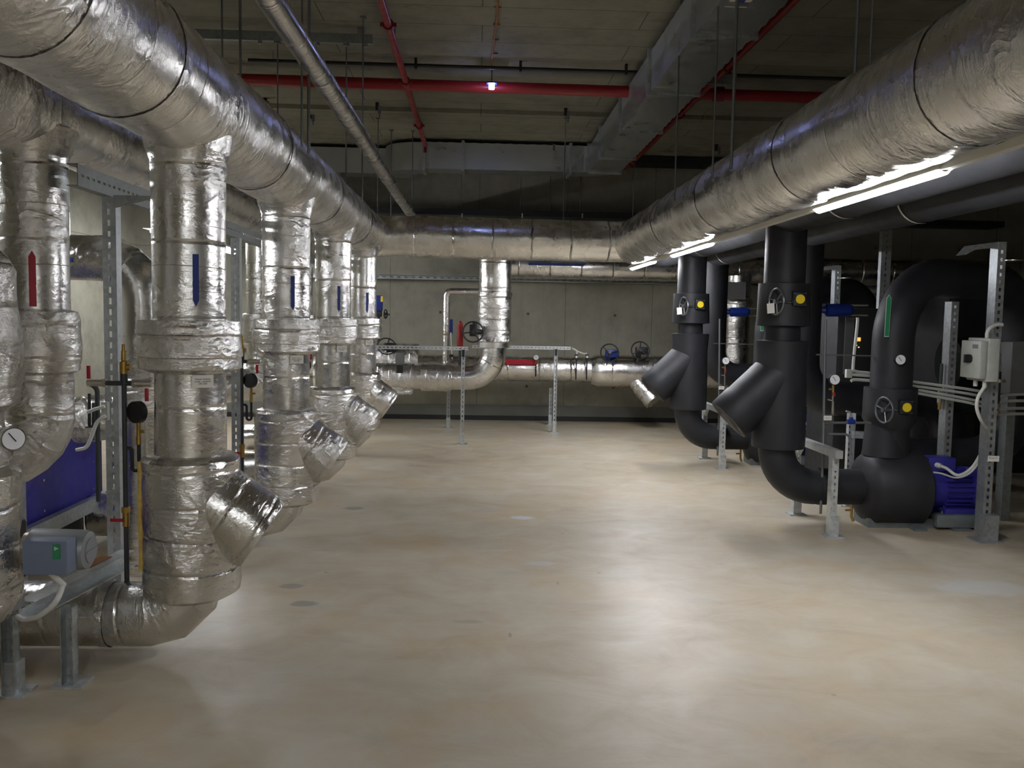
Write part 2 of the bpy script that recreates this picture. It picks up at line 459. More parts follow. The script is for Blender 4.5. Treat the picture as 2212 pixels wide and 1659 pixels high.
def gauge(parent, c, face, R, case='black_iron', dep=.03):
    """pressure gauge: case, dial and pointer, the dial turned to `face`"""
    c = V(c); face = V(face).normalized(); n, b = frame(face)
    g = MB().sweep([c - face*dep, c - face*.004, c + face*.004, c + face*.004], [R*.96, R, R, R*.9], 28).build('gauge_case', case, parent)
    MB().cyl(c + face*.004, c + face*.006, R*.88, 28).build('dial', 'dial', g)
    q = (n*-.5 + b*.65).normalized()
    MB().obox(c + face*.0075 + q*R*.2, (q, q.cross(face), face), (R*.95, R*.09, .001)).build('pointer', 'black_plastic', g)
    return g

# ------------------------------------------------------------------ the room
CE = 4.1; BY = 13.8; LX, RX, FY = -5.2, 8.6, -3.6
struct(MB().span((LX-.2, FY-.2, -.2), (RX+.2, BY+.2, 0)), 'floor', 'floor_concrete')
struct(MB().span((LX-.2, FY-.2, CE), (RX+.2, BY+.2, CE+.25)), 'ceiling', 'concrete_ceiling')
struct(MB().span((LX, 10.9, CE-.05), (RX, BY, CE)), 'trim_1', 'concrete_ceiling')
struct(MB().span((LX-.2, BY, 0), (RX+.2, BY+.2, CE)), 'wall_back', 'concrete_wall')
struct(MB().span((LX-.2, FY, 0), (LX, BY, CE)), 'wall_left', 'concrete_wall')
struct(MB().span((RX, FY, 0), (RX+.2, BY, CE)), 'wall_right', 'skirt_grey')
struct(MB().span((LX-.2, FY-.2, 0), (RX+.2, FY, CE)), 'wall_front', 'concrete_wall')
struct(MB().span((LX, BY-.02, .0), (RX, BY, .235)), 'baseboard_back', 'skirt_grey')
struct(MB().span((LX, BY-.05, 0), (RX, BY-.02, .07)), 'trim_2', 'skirt_black')  # black strip standing in for the shadow line at the wall base

# ------------------------------------------------------------------ overhead foil mains
AX, AZ, AR = -1.312, 2.545, .246
BX, BZ, BR = 1.851, 2.53, .262
CY = 10.69
def wig(pts): return pts
t = thing('foil_main_pipe', 'thick foil-wrapped overhead pipe along the left, above the front risers', 'pipe', (AX, 4, 0))
MB().sweep(dens([(AX, -2.2, AZ), (AX, CY-.02, AZ)], .07), AR, 48, wob=.007).build('insulation', 'foil_main', t)
for y in (.9, 2.6, 3.35, 5.2, 7.1, 9.0):
    MB().sweep(dens([(AX, y-.035, AZ), (AX, y+.035, AZ)], .035), AR+.004, 48, caps=(0, 0), wob=.007).build('tape_band', 'foil_smooth', t)
t = thing('foil_main_pipe', 'foil-wrapped overhead pipe crossing the far end between the two thick pipes', 'pipe', (0, CY, 0))
MB().sweep(dens([(AX-AR*.55, CY, AZ), (BX+BR*.55, CY, BZ)], .06), [AR*1.0]*int(1+round((V((BX+BR*.55, CY, BZ))-V((AX-AR*.55, CY, AZ))).length/.06)), 48, wob=.008).build('insulation', 'foil_back', t)
t = thing('foil_main_pipe', 'thick foil-wrapped overhead pipe on the right with tube lamps under it', 'pipe', (BX, 4, 0))
MB().sweep(dens([(BX, -2.2, BZ), (BX, CY-.02, BZ)], .07), BR, 48, wob=.008).build('insulation', 'foil_main', t)
for y in (1.9, 3.3, 4.9, 6.6, 8.3):
    MB().sweep(dens([(BX, y-.03, BZ), (BX, y+.03, BZ)], .03), BR+.004, 48, caps=(0, 0), wob=.008).build('tape_band', 'foil_smooth', t)
A2X, A2Z, A2R = -2.12, 2.55, .215
t = thing('foil_main_pipe', 'second foil-wrapped overhead pipe, behind the thick left one', 'pipe', (A2X, 4, 0))
MB().sweep(dens([(A2X, -2, A2Z), (A2X, 11.4, A2Z)], .08), A2R, 40, wob=.007).build('insulation', 'foil_main', t)
MB().sweep(dens([(A2X, 3.1, A2Z), (A2X, 4.0, A2Z)], .05), [.20]+[.285]*16+[.27, .20], 40, wob=.03, wf_=4).build('tee_jacket', 'foil_jacket', t)

# thin foil pipe up under the ceiling
p0 = P(566, 0, Y=4.08); p1 = P(886, 472, Y=13.0)
sx, sz = -.985, 3.06
t = thing('foil_pipe', 'slim foil-wrapped pipe running under the ceiling between the hanger rods', 'pipe', (sx, 6, 0))
MB().sweep(dens([(sx, -1.5, sz), (sx, 13.3, sz)], .15), .068, 28, wob=.0015).build('insulation', 'foil_smooth', t)
for y in (5.6, 7.2, 8.3, 9.6, 11.2, 12.4):
    MB().sweep([(sx, y-.02, sz), (sx, y+.02, sz)], .0705, 28, caps=(0, 0)).build('tape_band', 'foil_riser', t)

# ------------------------------------------------------------------ front row of foil risers (left)
FYS = [2.12, 4.1, 6.14, 8.11, 10.13]
FL = ['', 'largest foil riser, front row, with a blue arrow and its floor elbow in full view',
      'second foil riser of the front row, just beyond the biggest one',
      'third foil riser of the front row, half hidden by the second one',
      'farthest foil riser of the front row, below the corner of the overhead pipes']
def lathe(prof, x, y, seg=44, wob=.006, wf_=3.0, step=.05):
    pts, rad = [], []
    for (za, ra), (zb, rb) in zip(prof[:-1], prof[1:]):
        k = max(1, int(abs(zb-za)/step))
        for i in range(k): pts.append((x, y, za+(zb-za)*i/k)); rad.append(ra+(rb-ra)*i/k)
    pts.append((x, y, prof[-1][0])); rad.append(prof[-1][1])
    return MB().sweep(pts, rad, seg, wob=wob, wf_=wf_)
x, y = AX, FYS[1]
FR = thing('foil_riser', FL[1], 'pipe', (x, y, 0), 'foil risers of the front row')
lathe([(2.42, .20), (2.33, .185), (2.27, .163), (1.52, .158)], x, y, wob=.003).build('riser_pipe', 'foil_riser', FR)
lathe([(1.565, .15), (1.56, .222), (1.50, .229), (1.495, .224), (1.40, .228), (1.395, .222), (1.345, .224), (1.325, .17)], x, y, wob=.009, wf_=5).build('valve_jacket', 'foil_jacket', FR)
lathe([(1.34, .155), (.90, .157)], x, y, wob=.004).build('lower_pipe', 'foil_riser', FR)
lathe([(.955, .15), (.945, .195), (.925, .214), (.62, .215), (.60, .213), (.36, .217), (.31, .212), (.285, .165)], x, y, wob=.008, wf_=4).build('strainer_jacket', 'foil_jacket', FR)
e_ = P(568, 1155, Y=y+.02); s0 = V((x-.02, y, .80)); dr = (e_-s0).normalized()
nn_ = len(dens([s0, e_], .05))
MB().sweep(dens([s0, e_], .05), [.185]*(nn_-1)+[.172], 36, wob=.008, wf_=6).build('strainer_branch', 'foil_jacket', FR)
MB().sweep(bend([(x, y, .50), (x, y, .193), (x-1.32, y, .193)], .20, 3), .147, 40).build('floor_elbow', 'foil_riser', FR)
MB().sweep([(x-.40, y, .193), (x-.36, y, .193)], .151, 36, caps=(0, 0)).build('tape_band', 'foil_jacket', FR)
th = .47
for nm, z, h, col in (('flow_arrow', 1.739, .228, 'blue_label'),):
    o = V((x + .1625*math.sin(th), y - .1625*math.cos(th), z))
    MB().prism(arrow(.026, h, .026, up=False), o, (math.cos(th), math.sin(th), 0), UP, .002).build(nm, col, FR)
for z in (1.98, 1.80): MB().torus((x, y, z), (.03, .02, 1), .1595, .0022, 40, 6).build('tie_wire', 'nickel', FR)
o = V((x + .178*math.sin(.6), y - .178*math.cos(.6), 1.295)); ux = V((math.cos(.6), math.sin(.6), 0))
npl = MB().obox(o, (ux, UP, ux.cross(UP)), (.095, .056, .002)).build('name_plate', 'paper', FR)
text_on('Zawór kulowy\nwoda - zasilanie\nDN 200', .0115, o, ux, UP, npl, th=.0016)
FRS = [FR]
for i in (2, 3, 4): FRS.append(dup(FR, (0, FYS[i]-FYS[1], 0), FL[i]))
RX0, RY0 = -1.925, 3.30
t = thing('foil_riser', 'foil riser cut off by the left edge above the motor actuator', 'pipe', (RX0, RY0, 0), 'foil risers of the back row')
lathe([(2.45, .19), (2.3, .155), (1.75, .155)], RX0, RY0, wob=.004).build('riser_pipe', 'foil_riser', t)
lathe([(1.84, .15), (1.79, .20), (1.74, .225), (1.60, .226), (1.58, .232), (1.30, .238), (1.25, .232), (1.22, .18)], RX0, RY0, wob=.012, wf_=5).build('valve_jacket', 'foil_jacket', t)
lathe([(1.25, .17), (1.02, .185), (.99, .225), (.80, .225), (.70, .215), (.52, .22), (.44, .17)], RX0, RY0, wob=.012, wf_=5).build('lower_jacket', 'foil_jacket', t)
MB().sweep(bend([(RX0, RY0, .5), (RX0, RY0, .14), (RX0-1.0, RY0, .14)], .14, 4), .12, 28).build('elbow', 'foil_riser', t)
# yellow foam showing at the lap of the big riser's jacket
MB().sweep(dens([(AX-.205, FYS[1]-.07, .92), (AX-.207, FYS[1]-.07, .42)], .06), .012, 8, wob=.004, wf_=9).build('foam_lap', 'foam_yellow', FR)

# ------------------------------------------------------------------ back row of risers
B0 = (A2X+.02, 4.30)
x, y = B0
BRi = thing('foil_riser', 'foil riser with a red up arrow at the far left, beside the slotted post', 'pipe', (x, y, 0), 'foil risers of the back row')
lathe([(2.44, .20), (2.36, .18), (2.30, .155), (1.55, .153)], x, y, wob=.004).build('riser_pipe', 'foil_riser', BRi)
lathe([(1.60, .15), (1.59, .185), (1.55, .197), (1.50, .192), (1.36, .195), (1.345, .19), (1.31, .19), (1.295, .16)], x, y, wob=.009, wf_=5).build('valve_jacket', 'foil_jacket', BRi)
MB().sweep(dens(bend([(x, y, 1.33), (x, y, .93), V((x, y, .93))+V((-.85, -.55, -.10))*.75], .17, 5), .08), .158, 36, wob=.008, wf_=4).build('elbow', 'foil_jacket', BRi)
th = .40; o = V((x + .1575*math.sin(th), y - .1575*math.cos(th), 1.74))
MB().prism(arrow(.030, .255, .028, up=True), o, (math.cos(th), math.sin(th), 0), UP, .002).build('flow_arrow', 'red_label', BRi)
for z in (1.80, 2.08): MB().torus((x, y, z), (-.05, .02, 1), .1545, .0022, 40, 6).build('tie_wire', 'nickel', BRi)
for dy, lb in ((2.1, 'foil riser of the back row hidden behind the biggest front riser'), (4.45, 'foil riser of the back row seen between the first two front risers'), (6.25, 'red-arrow foil riser of the back row between the second and third front risers')):
    dup(BRi, (0, dy, 0), lb)

# foil bend with a blue stripe, behind the slotted post
t = thing('foil_pipe', 'foil-wrapped pipe with a blue stripe bending down behind the slotted post', 'pipe', (-2.2, 5.45, 0))
e = P(306, 560, Y=5.45)
MB().sweep(dens(bend([(-4.2, 5.45, e.z), (e.x, 5.45, e.z), (e.x, 5.45, .0)], .24, 5), .08), .135, 36, wob=.005).build('insulation', 'foil_smooth', t)
MB().obox((-2.75, 5.45-.1365, e.z-.02), (EX, UP, EY), (.75, .028, .003)).build('flow_stripe', 'blue_label', t)
lathe([(1.20, .14), (1.19, .165), (1.0, .168), (.99, .14)], e.x, 5.45).build('valve_jacket', 'foil_jacket', t)
MB().sweep([(e.x-.115, 5.37, 1.72), (e.x-.118, 5.37, 1.0)], .013, 8).build('foam_lap', 'foam_yellow', t)

# ------------------------------------------------------------------ slotted rack on the left
RKX = -1.83
def rack_post(y, label):
    t = thing('rack_post', label, 'post', (RKX, y, 0), 'slotted posts of the left pipe rack')
    perf(MB(), (RKX, y, .012), (RKX, y, 2.16), EX, .066, .062, flip=-1, pitch=.055, slot=.03, sw=.012).build('column', 'galvanized', t, smooth=False)
    MB().box((RKX, y, .006), (.16, .16, .012)).build('base_plate', 'galvanized', t)
    return t
rp = rack_post(4.5, 'slotted galvanized post standing left of the biggest foil riser')
dup(rp, (0, 2.28, 0), 'slotted galvanized post seen just right of the biggest foil riser')
dup(rp, (0, 4.5, 0), 'slotted galvanized post behind the second front riser')
t = thing('rack_beam', 'slotted galvanized beam on top of the left rack posts, under the overhead pipes', 'beam', (RKX, 6, 2.2))
perf(MB(), (RKX, 4.16, 2.215), (RKX, 10.9, 2.215), UP, .10, .05, pitch=.06, slot=.03, sw=.012).build('channel', 'galvanized_dark', t, smooth=False)
MB().prism([(0, 0), (.20, 0), (.20, -.012), (0, -.065)], (RKX+.035, 4.47, 2.165), EX, UP, .006).build('gusset', 'galvanized', t)

# ------------------------------------------------------------------ gauge manifold beside each front riser
YM = 4.13
def q(px, py): return P(px, py, Y=YM)
a = q(268, 828); b = q(268, 1262); b = V((a.x, YM, .335))
GL = ['black gauge pipe with red levers between slotted post and biggest foil riser',
      'black gauge pipe with red levers, between the first and second front foil risers',
      'black gauge pipe between the second and third front foil risers',
      'black gauge pipe between the third and farthest front foil risers']
t = GM = thing('gauge_manifold', GL[0], 'gauge pipe', (a.x, YM, .335), 'gauge pipes along the front risers')
zc = a.z
MB().sweep([a + UP*.02, b], .0115, 12).cyl(a + UP*.05, a + UP*.0, .017, 12).build('standpipe', 'dark_pipe', t)
MB().sweep([V((a.x-.13, YM, zc)), V((a.x+.12, YM, zc))], .0115, 12).build('crossbar', 'dark_pipe', t)
for sgn, x0, hd in ((-1, a.x-.125, 1), (1, a.x+.085, -1)):
    v = MB().cyl((x0-.04, YM, zc), (x0+.04, YM, zc), .016, 12).cyl((x0+sgn*-.045, YM, zc), (x0+sgn*-.03, YM, zc), .021, 6).build('ball_valve', 'nickel', t)
    MB().obox((x0+sgn*.025, YM-.022, zc+hd*.05), (EX, EY, UP), (.017, .009, .06), .003).build('lever', 'red_handle', v)
MB().sweep([a+UP*.045, a+UP*.10, a+UP*.105, a+UP*.15, a+UP*.151, a+UP*.18], [.019, .019, .012, .011, .008, .008], 14).build('safety_valve', 'brass', t)
MB().sweep([a+UP*.05, a+V((0, 0, .075)), a+V((0, 0, .075))+V((.03, 0, 0))], .014, 10).build('safety_outlet', 'brass', t)
g = q(299, 890); s1 = q(272, 968)
MB().sweep(bend([V((a.x, YM, s1.z)), V((s1.x+.028, YM, s1.z)), V((s1.x+.028, YM, s1.z-.105)), V((g.x, YM, s1.z-.105)), V((g.x, YM, g.z-.12))], .014, 4), .0085, 10).build('siphon', 'black_iron', t)
MB().cyl((g.x, YM, g.z-.15), (g.x, YM, g.z-.115), .012, 10).cyl((g.x, YM, g.z-.115), (g.x, YM, g.z-.045), .0095, 10).cyl((g.x, YM, g.z-.09), (g.x+.028, YM, g.z-.09), .0075, 8).build('gauge_cock', 'brass', t)
gauge(t, g + V((0, .006, 0)), (.45, .85, 0), .052, 'black_plastic', .026)
v = MB().cyl((a.x, YM, .60), (a.x, YM, .68), .016, 10).cyl((a.x, YM, .665), (a.x, YM, .69), .02, 6).build('drain_valve', 'brass', t)
MB().obox((a.x-.035, YM-.02, .632), (EX, EY, UP), (.06, .009, .016), .003).build('lever', 'red_handle', v)
for i, k in ((1, 2), (2, 3), (3, 4)): dup(GM, (0, FYS[k]-FYS[1], 0), GL[i])

# ------------------------------------------------------------------ blue heat exchanger behind
t = thing('heat_exchanger', 'blue plate heat exchanger low behind the left risers', 'heat exchanger', (-2.9, 5.4, 0))
MB().span((-2.72, 4.55, .30), (-2.66, 6.35, .80)).build('side_panel', 'blue_panel', t)
MB().span((-3.5, 4.5, .30), (-2.72, 4.55, .80)).build('end_plate', 'blue_panel', t)
MB().span((-3.5, 4.55, .32), (-2.72, 6.3, .78)).build('plate_pack', 'dark_grey', t)
bb = MB()
for yy in (4.7, 5.5, 6.2):
    for zz in (.36, .55, .74): bb.cyl((-2.66, yy, zz), (-2.655, yy, zz), .008, 8)
bb.build('panel_screw', 'chrome', t)
for yy in (5.05, 6.42): perf(MB(), (-2.60, yy, 0), (-2.60, yy, .95), EX, .07, .05, pitch=.06, slot=.03, sw=.022, flip=-1).build('end_post', 'galvanized', t, smooth=False)
MB().span((-2.63, 5.05, .24), (-2.58, 6.4, .33)).build('floor_rail', 'galvanized', t)
MB().span((-3.5, 4.6, 0), (-2.75, 6.25, .30)).build('plinth', 'dark_grey', t)
# conduits on the slotted post
t = thing('cable_conduit', 'white flexible cable bending from the slotted post behind the far-left riser', 'cable', q(225, 900))
MB().sweep(smoothc([P(226, 878, Y=4.42), P(205, 884, Y=4.42), P(190, 890, Y=4.44)]), .009, 10).build('upper_cable', 'cable_white', t)
MB().sweep(smoothc([P(228, 898, Y=4.42), P(210, 912, Y=4.42), P(197, 945, Y=4.43), P(186, 966, Y=4.44), P(165, 972, Y=4.45)]), .009, 10).build('lower_cable', 'cable_white', t)
MB().box(P(228, 888, Y=4.45), (.03, .03, .09)).build('clamp', 'grey_plastic', t)
t = thing('drip_pipe', 'thin grey vertical pipes hanging beside the slotted post over the blue exchanger', 'pipe', P(210, 1080, Y=4.75))
MB().sweep(bend([P(196, 830, Y=4.75), P(210, 838, Y=4.75), P(213, 1083, Y=4.75)], .04, 4), .0125, 10).build('long_pipe', 'dark_pipe', t)
MB().sweep(bend([P(193, 850, Y=4.7), P(193, 922, Y=4.7), P(202, 922, Y=4.7), P(202, 870, Y=4.7)], .012, 4), .008, 10).build('siphon', 'black_iron', t)
# thermometer
c = P(28, 948, Y=2.75)
t = thing('thermometer', 'round dial thermometer sticking out at the left edge', 'thermometer', c)
MB().cyl(c + V((-.10, .012, 0)), c + V((-.018, .012, 0)), .009, 10).build('stem', 'brass', t)
gauge(t, c, (.75, -.66, 0), .037, 'chrome', .016)

# ------------------------------------------------------------------ foreground stand and motor actuator (bottom left)
l1 = P(31, 1496, Z=0); l2 = P(157, 1476, Z=0)
t = thing('support_stand', 'low slotted galvanized stand with rust stains in the left foreground', 'stand', (l1.x, l1.y, 0))
b1 = P(40, 1316, Y=3.62); b2 = P(262, 1203, Y=4.30)
bd = (b2-b1).normalized(); bs = V((bd.y, -bd.x, 0)).normalized()
mb = MB(); up_ = bs.cross(bd)
perf(mb, b1, b2, UP, .075, .075, pitch=.036, slot=.020, sw=.010, flip=-1)
mb.build('beam', 'galvanized_bright', t, smooth=False)
MB().obox(b1.lerp(b2, .66) + UP*.0385 - bs*.035 if 0 else b1.lerp(b2, .72)+UP*.040, (bd, bs, up_), (.16, .06, .002)).build('rust_stain', 'rust', t)
for nm, l in (('leg', l1), ('leg', l2)):
    k = (l-b1).dot(bd)/(b2-b1).length; topz = b1.lerp(b2, max(0, min(1, k))).z - .035
    g_ = perf(MB(), (l.x, l.y, .01), (l.x, l.y, topz), EX, .052, .05, pitch=.05, slot=.024, sw=.014).build(nm, 'galvanized', t, smooth=False)
    MB().box((l.x, l.y, .005), (.13, .13, .01)).build('base_plate', 'galvanized_bright', g_)
MB().box((l1.x, l1.y, .075), (.062, .062, .13)).build('foot_sleeve', 'galvanized_bright', t)
YA = 3.42
c0 = P(70, 1184, Y=YA); c1 = P(196, 1188, Y=YA)
t = thing('valve_actuator', 'grey motor actuator with a blue-grey box and green sticker above the low stand', 'actuator', (c0.x, YA, c0.z-.09))
MB().sweep([c0, c0+EX*.004, c0.lerp(c1, .86), c0.lerp(c1, .97), c1], [.070, .076, .077, .071, .052], 40).build('motor_housing', 'actuator_grey', t)
MB().cyl(c1-EX*.004, c1+EX*.004, .05, 30).obox(c1+EX*.006, (EX, EY, UP), (.003, .1, .006)).build('end_cap', 'actuator_grey', t)
MB().cyl(c0-EX*.022, c0+EX*.002, .062, 32).build('flange_ring', 'nickel', t)
MB().cyl(c0-EX*.07, c0-EX*.02, .010, 12).cyl(c0-EX*.085, c0-EX*.065, .032, 16).build('coupling', 'chrome', t)
bx = P(107, 1200, Y=YA-.115)
bo = MB().box(bx, (.165, .075, .128), .006).build('control_box', 'box_bluegrey', t)
gc = P(122, 1192, Y=YA-.115-.039)
st = MB().box(gc, (.028, .0015, .056)).build('sticker', 'green_label', bo)
MB().prism([(-.008, .0), (.009, .008), (-.008, .016)], gc+V((0, -.0012, .004)), EX, UP, .0006).build('arrow_mark', 'label_edge', st)
MB().sweep(smoothc([P(137, 1262, Y=YA-.06), P(120, 1300, Y=YA-.1), P(85, 1330, Y=YA-.05), P(52, 1338, Y=YA+.06), P(38, 1332, Y=YA+.1)], 8), .0105, 12).build('cable', 'cable_white', t)
MB().cyl(bx-UP*.064, P(138, 1264, Y=YA-.06), .011, 12).build('cable_gland', 'cable_white', t)
MB().obox(P(20, 1195, Y=YA), (EX, EY, UP), (.05, .20, .24), .02).build('valve_body', 'black_iron', t)
MB().span((c0.x-.12, YA-.03, c0.z-.24), (c0.x-.06, YA+.05, c0.z-.10)).build('bracket', 'galvanized_dark', t)

# ------------------------------------------------------------------ right: lamp trunking and tube lamps
TX, TZ = 1.972, 2.274
LAMPS = [(-3.0, -1.55), (3.74, 5.15), (7.52, 9.0), (9.97, 11.4)]  # first lamp is added out of view to light the foreground
LLB = ['tube lamp behind the camera',
       'nearest glowing tube lamp under the right foil pipe', 'middle glowing tube lamp under the right foil pipe', 'farthest glowing tube lamp, by the corner of the foil pipes']
t = thing('cable_trunking', 'white cable trunking joining the tube lamps under the right foil pipe', 'trunking', (TX, 5, TZ))
ys = [-3.3] + [v for l in LAMPS for v in l] + [11.9]
for i in range(0, len(ys), 2):
    MB().span((TX-.02, ys[i], TZ-.016), (TX+.02, ys[i+1], TZ+.016)).build('trunking_length', 'trunk_white', t)
for (a_, b_), lb in zip(LAMPS, LLB):
    t = thing('tube_lamp', lb, 'lamp', (TX, (a_+b_)/2, TZ), 'tube lamps under the right foil pipe')
    pr_ = [(.030, -.008)] + [(.033*math.cos(q_), -.036*math.sin(q_)) for q_ in [.42+(PI-.84)*k_/8 for k_ in range(9)]] + [(-.030, -.008)]
    MB().prism(pr_, (TX, (a_+b_)/2, TZ), EX, UP, b_-a_-.03).build('diffuser', 'lamp_tube', t)
    MB().obox((TX, (a_+b_)/2, TZ+.006), (EX, EY, UP), (.074, b_-a_, .042), .005).build('housing', 'trunk_white', t)
    for yy in (a_+.006, b_-.006): MB().cyl((TX, yy-.006, TZ), (TX, yy+.006, TZ), .024, 14).build('end_cap', 'trunk_white', t)
# lamps in the left aisle behind the risers
for i, (a_, b_) in enumerate(((4.6, 6.05), (9.6, 11.0), (11.3, 12.7))):
    t = thing('tube_lamp', ('nearest', 'middle', 'farthest')[i] + ' tube lamp glowing in the aisle behind the left risers', 'lamp', (-3.45, (a_+b_)/2, 2.45), 'tube lamps in the left aisle')
    MB().sweep([(-3.45, a_, 2.45), (-3.45, b_, 2.45)], .032, 12).build('diffuser', 'lamp_aisle', t)
    MB().span((-3.56, a_, 2.475), (-3.34, b_, 2.50)).build('housing', 'trunk_white', t)
    for yy in (a_+.2, b_-.2): MB().cyl((-3.45, yy, 2.5), (-3.45, yy, CE), .004, 6).build('suspension', 'rod_steel', t)
for xx_, yy_, lb in ((-.55, -3.3, 'tube lamp hung from the ceiling behind the camera, left'), (-.55, -1.3, 'tube lamp hung from the ceiling just behind the camera')):  # lamps added out of view to light the risers and near floor
    t = thing('tube_lamp', lb, 'lamp', (xx_, yy_+.75, 2.75), 'tube lamps behind the camera')
    MB().prism([(.033, .004)] + [(.033*math.cos(PI*k_/8), -.034*math.sin(PI*k_/8)) for k_ in range(9)] + [(-.033, .004)], (xx_, yy_+.75, 2.75), EX, UP, 1.42).build('diffuser', 'lamp_aisle', t)
    MB().obox((xx_, yy_+.75, 2.766), (EX, EY, UP), (.075, 1.45, .024), .006).build('housing', 'trunk_white', t)
    for q_ in (.2, 1.3): MB().cyl((xx_, yy_+q_, 2.77), (xx_, yy_+q_, CE), .004, 6).build('suspension', 'rod_steel', t)
# small ceiling lamp and its wire
c = P(1062, 187, Y=9.0)
t = thing('ceiling_lamp', 'small bluish lamp hanging from the ceiling in front of the red pipe', 'lamp', (c.x, 9.0, CE))
MB().box(c, (.055, .05, .05), .006).build('diffuser', 'lamp_small', t)
MB().box(c+UP*.032, (.10, .095, .014)).build('housing', 'blue_actuator', t)
MB().cyl(c+UP*.04, (c.x, c.y, CE), .006, 8).build('stem', 'rod_steel', t)
w = MB().sweep([(c.x-.01, 8.95, CE-.012), (c.x+.02, 7.5, CE-.012), (c.x, 6.0, CE-.012), (c.x+.01, 2, CE-.012)], .008, 8)
for i in range(14): w.box((c.x+.02, 8.6-i*.42, CE-.008), (.06, .012, .01))
tag(w.build('lamp_wire', 'rust'), 'brown wire clipped along the ceiling to the small bluish lamp', 'wire')

# ------------------------------------------------------------------ black mains on the right
C1 = (2.40, 2.457); C2 = (2.95, 2.45); CR = .168
for (cx, cz), lb, yb in ((C1, 'black insulated overhead pipe just right of the tube lamps', (5.75, 9.35)), (C2, 'outer black insulated overhead pipe, second from the tube lamps', (5.87, 10.4))):
    t = thing('black_main_pipe', lb, 'pipe', (cx, 5, cz))
    MB().sweep(dens([(cx, -2, cz), (cx, 11.6, cz)], .3), CR, 36, wob=.002).build('insulation', 'black_rubber', t)
    for yy in yb: MB().sweep([(cx, yy-.012, cz), (cx, yy+.012, cz)], CR+.006, 36, caps=(0, 0)).build('white_strap', 'trunk_white', t)

# ------------------------------------------------------------------ black strainer risers, pumps
GX, GY = 2.40, 6.90
def qg(px, py, dy=0.0): return P(px, py, Y=GY+dy)
def op_gear(parent, c, wx):
    """gearbox with a yellow position disc, a shaft and a handwheel out to the left"""
    c = V(c)
    g = MB().box(c+V((0, .03, 0)), (.105, .07, .11), .012).cyl(c+V((-.055, .04, .01)), c+V((-.03, .04, .01)), .05, 20).build('gearbox', 'black_iron', parent)
    MB().cyl(c-EY*.005, c-EY*.012, .035, 28).build('position_disc', 'yellow', g)
    bt = MB()
    for i in (-1, 1):
        for j in (-1, 1): bt.cyl(c+V((i*.042, -.003, j*.045)), c+V((i*.042, -.010, j*.045)), .006, 6)
    bt.build('cover_screw', 'chrome', g)
    wc = V((wx, c.y-.005, c.z-.022))
    h = handwheel(MB(), wc, (1, .25, 0), .098, .0085, 3, .3).build('handwheel', 'wheel_metal', parent)
    MB().cyl(wc, (c.x-.05, c.y+.02, c.z-.022), .0075, 10).build('shaft', 'chrome', h)
    return g
x, y = GX, GY
G1 = thing('black_riser', 'nearer black strainer riser with a wide angled branch, right of the aisle', 'pipe', (x, y, 0), 'black strainer risers')
lathe([(2.40, .157), (1.85, .157)], x, y, wob=.001, step=.3).build('riser_pipe', 'black_rubber', G1)
zv0 = qg(1700, 612).z; zv1 = qg(1700, 706).z
lathe([(zv0, .15), (zv0-.005, .195), (zv1+.01, .205), (zv1, .15)], x, y, wob=.002).build('valve_jacket', 'black_rubber', G1)
zb0 = qg(1690, 735).z; zb1 = qg(1690, 966).z
lathe([(zv1+.02, .135), (zb0-.03, .135)], x, y).build('neck', 'black_rubber', G1)
lathe([(zb0, .14), (zb0-.004, .205), (zb0-.2, .196), (zb0-.4, .20), (zb1+.02, .206), (zb1+.003, .203), (zb1, .13)], x, y, wob=.003).build('strainer_jacket', 'black_rubber', G1)
e1 = qg(1573, 907, .0); s0 = V((x+.02, y, zb0-.24)); dr = (e1-s0).normalized()
bl = (e1-s0).length
MB().sweep([s0, s0+dr*(bl*.72), s0+dr*(bl*.74), s0+dr*(bl-.012), e1, e1, e1-dr*.03], [.196, .188, .192, .188, .184, .165, .16], 44).build('strainer_branch', 'black_rubber', G1)
zh = qg(1800, 1051).z
xe = qg(1852, 1050).x
MB().sweep(bend([(x-.01, y, zb1+.05), (x-.01, y, zh), (xe+.05, y, zh)], .30, 10), .142, 36).build('floor_elbow', 'black_rubber', G1)
MB().sweep([(x+.33, y, zh), (x+.40, y, zh)], .146, 36).build('elbow_seam', 'black_rubber_edge', G1)
op_gear(G1, qg(1728, 646, -.225), qg(1677, 655, -.23).x)
tg = qg(1665, 666, -.28)
MB().obox(tg, ((.9, -.1, .1), (0, 1, 0), (-.1, 0, 1)), (.055, .002, .075)).build('paper_tag', 'paper', G1)
dc = V((x+.33, y, .0))
MB().sweep([(x+.62, y, zh-.13), (x+.62, y, zh-.24), (x+.635, y-.01, zh-.28)], .011, 8).cyl((x+.57, y, zh-.19), (x+.62, y, zh-.19), .008, 8).build('drain_cock', 'brass', G1)

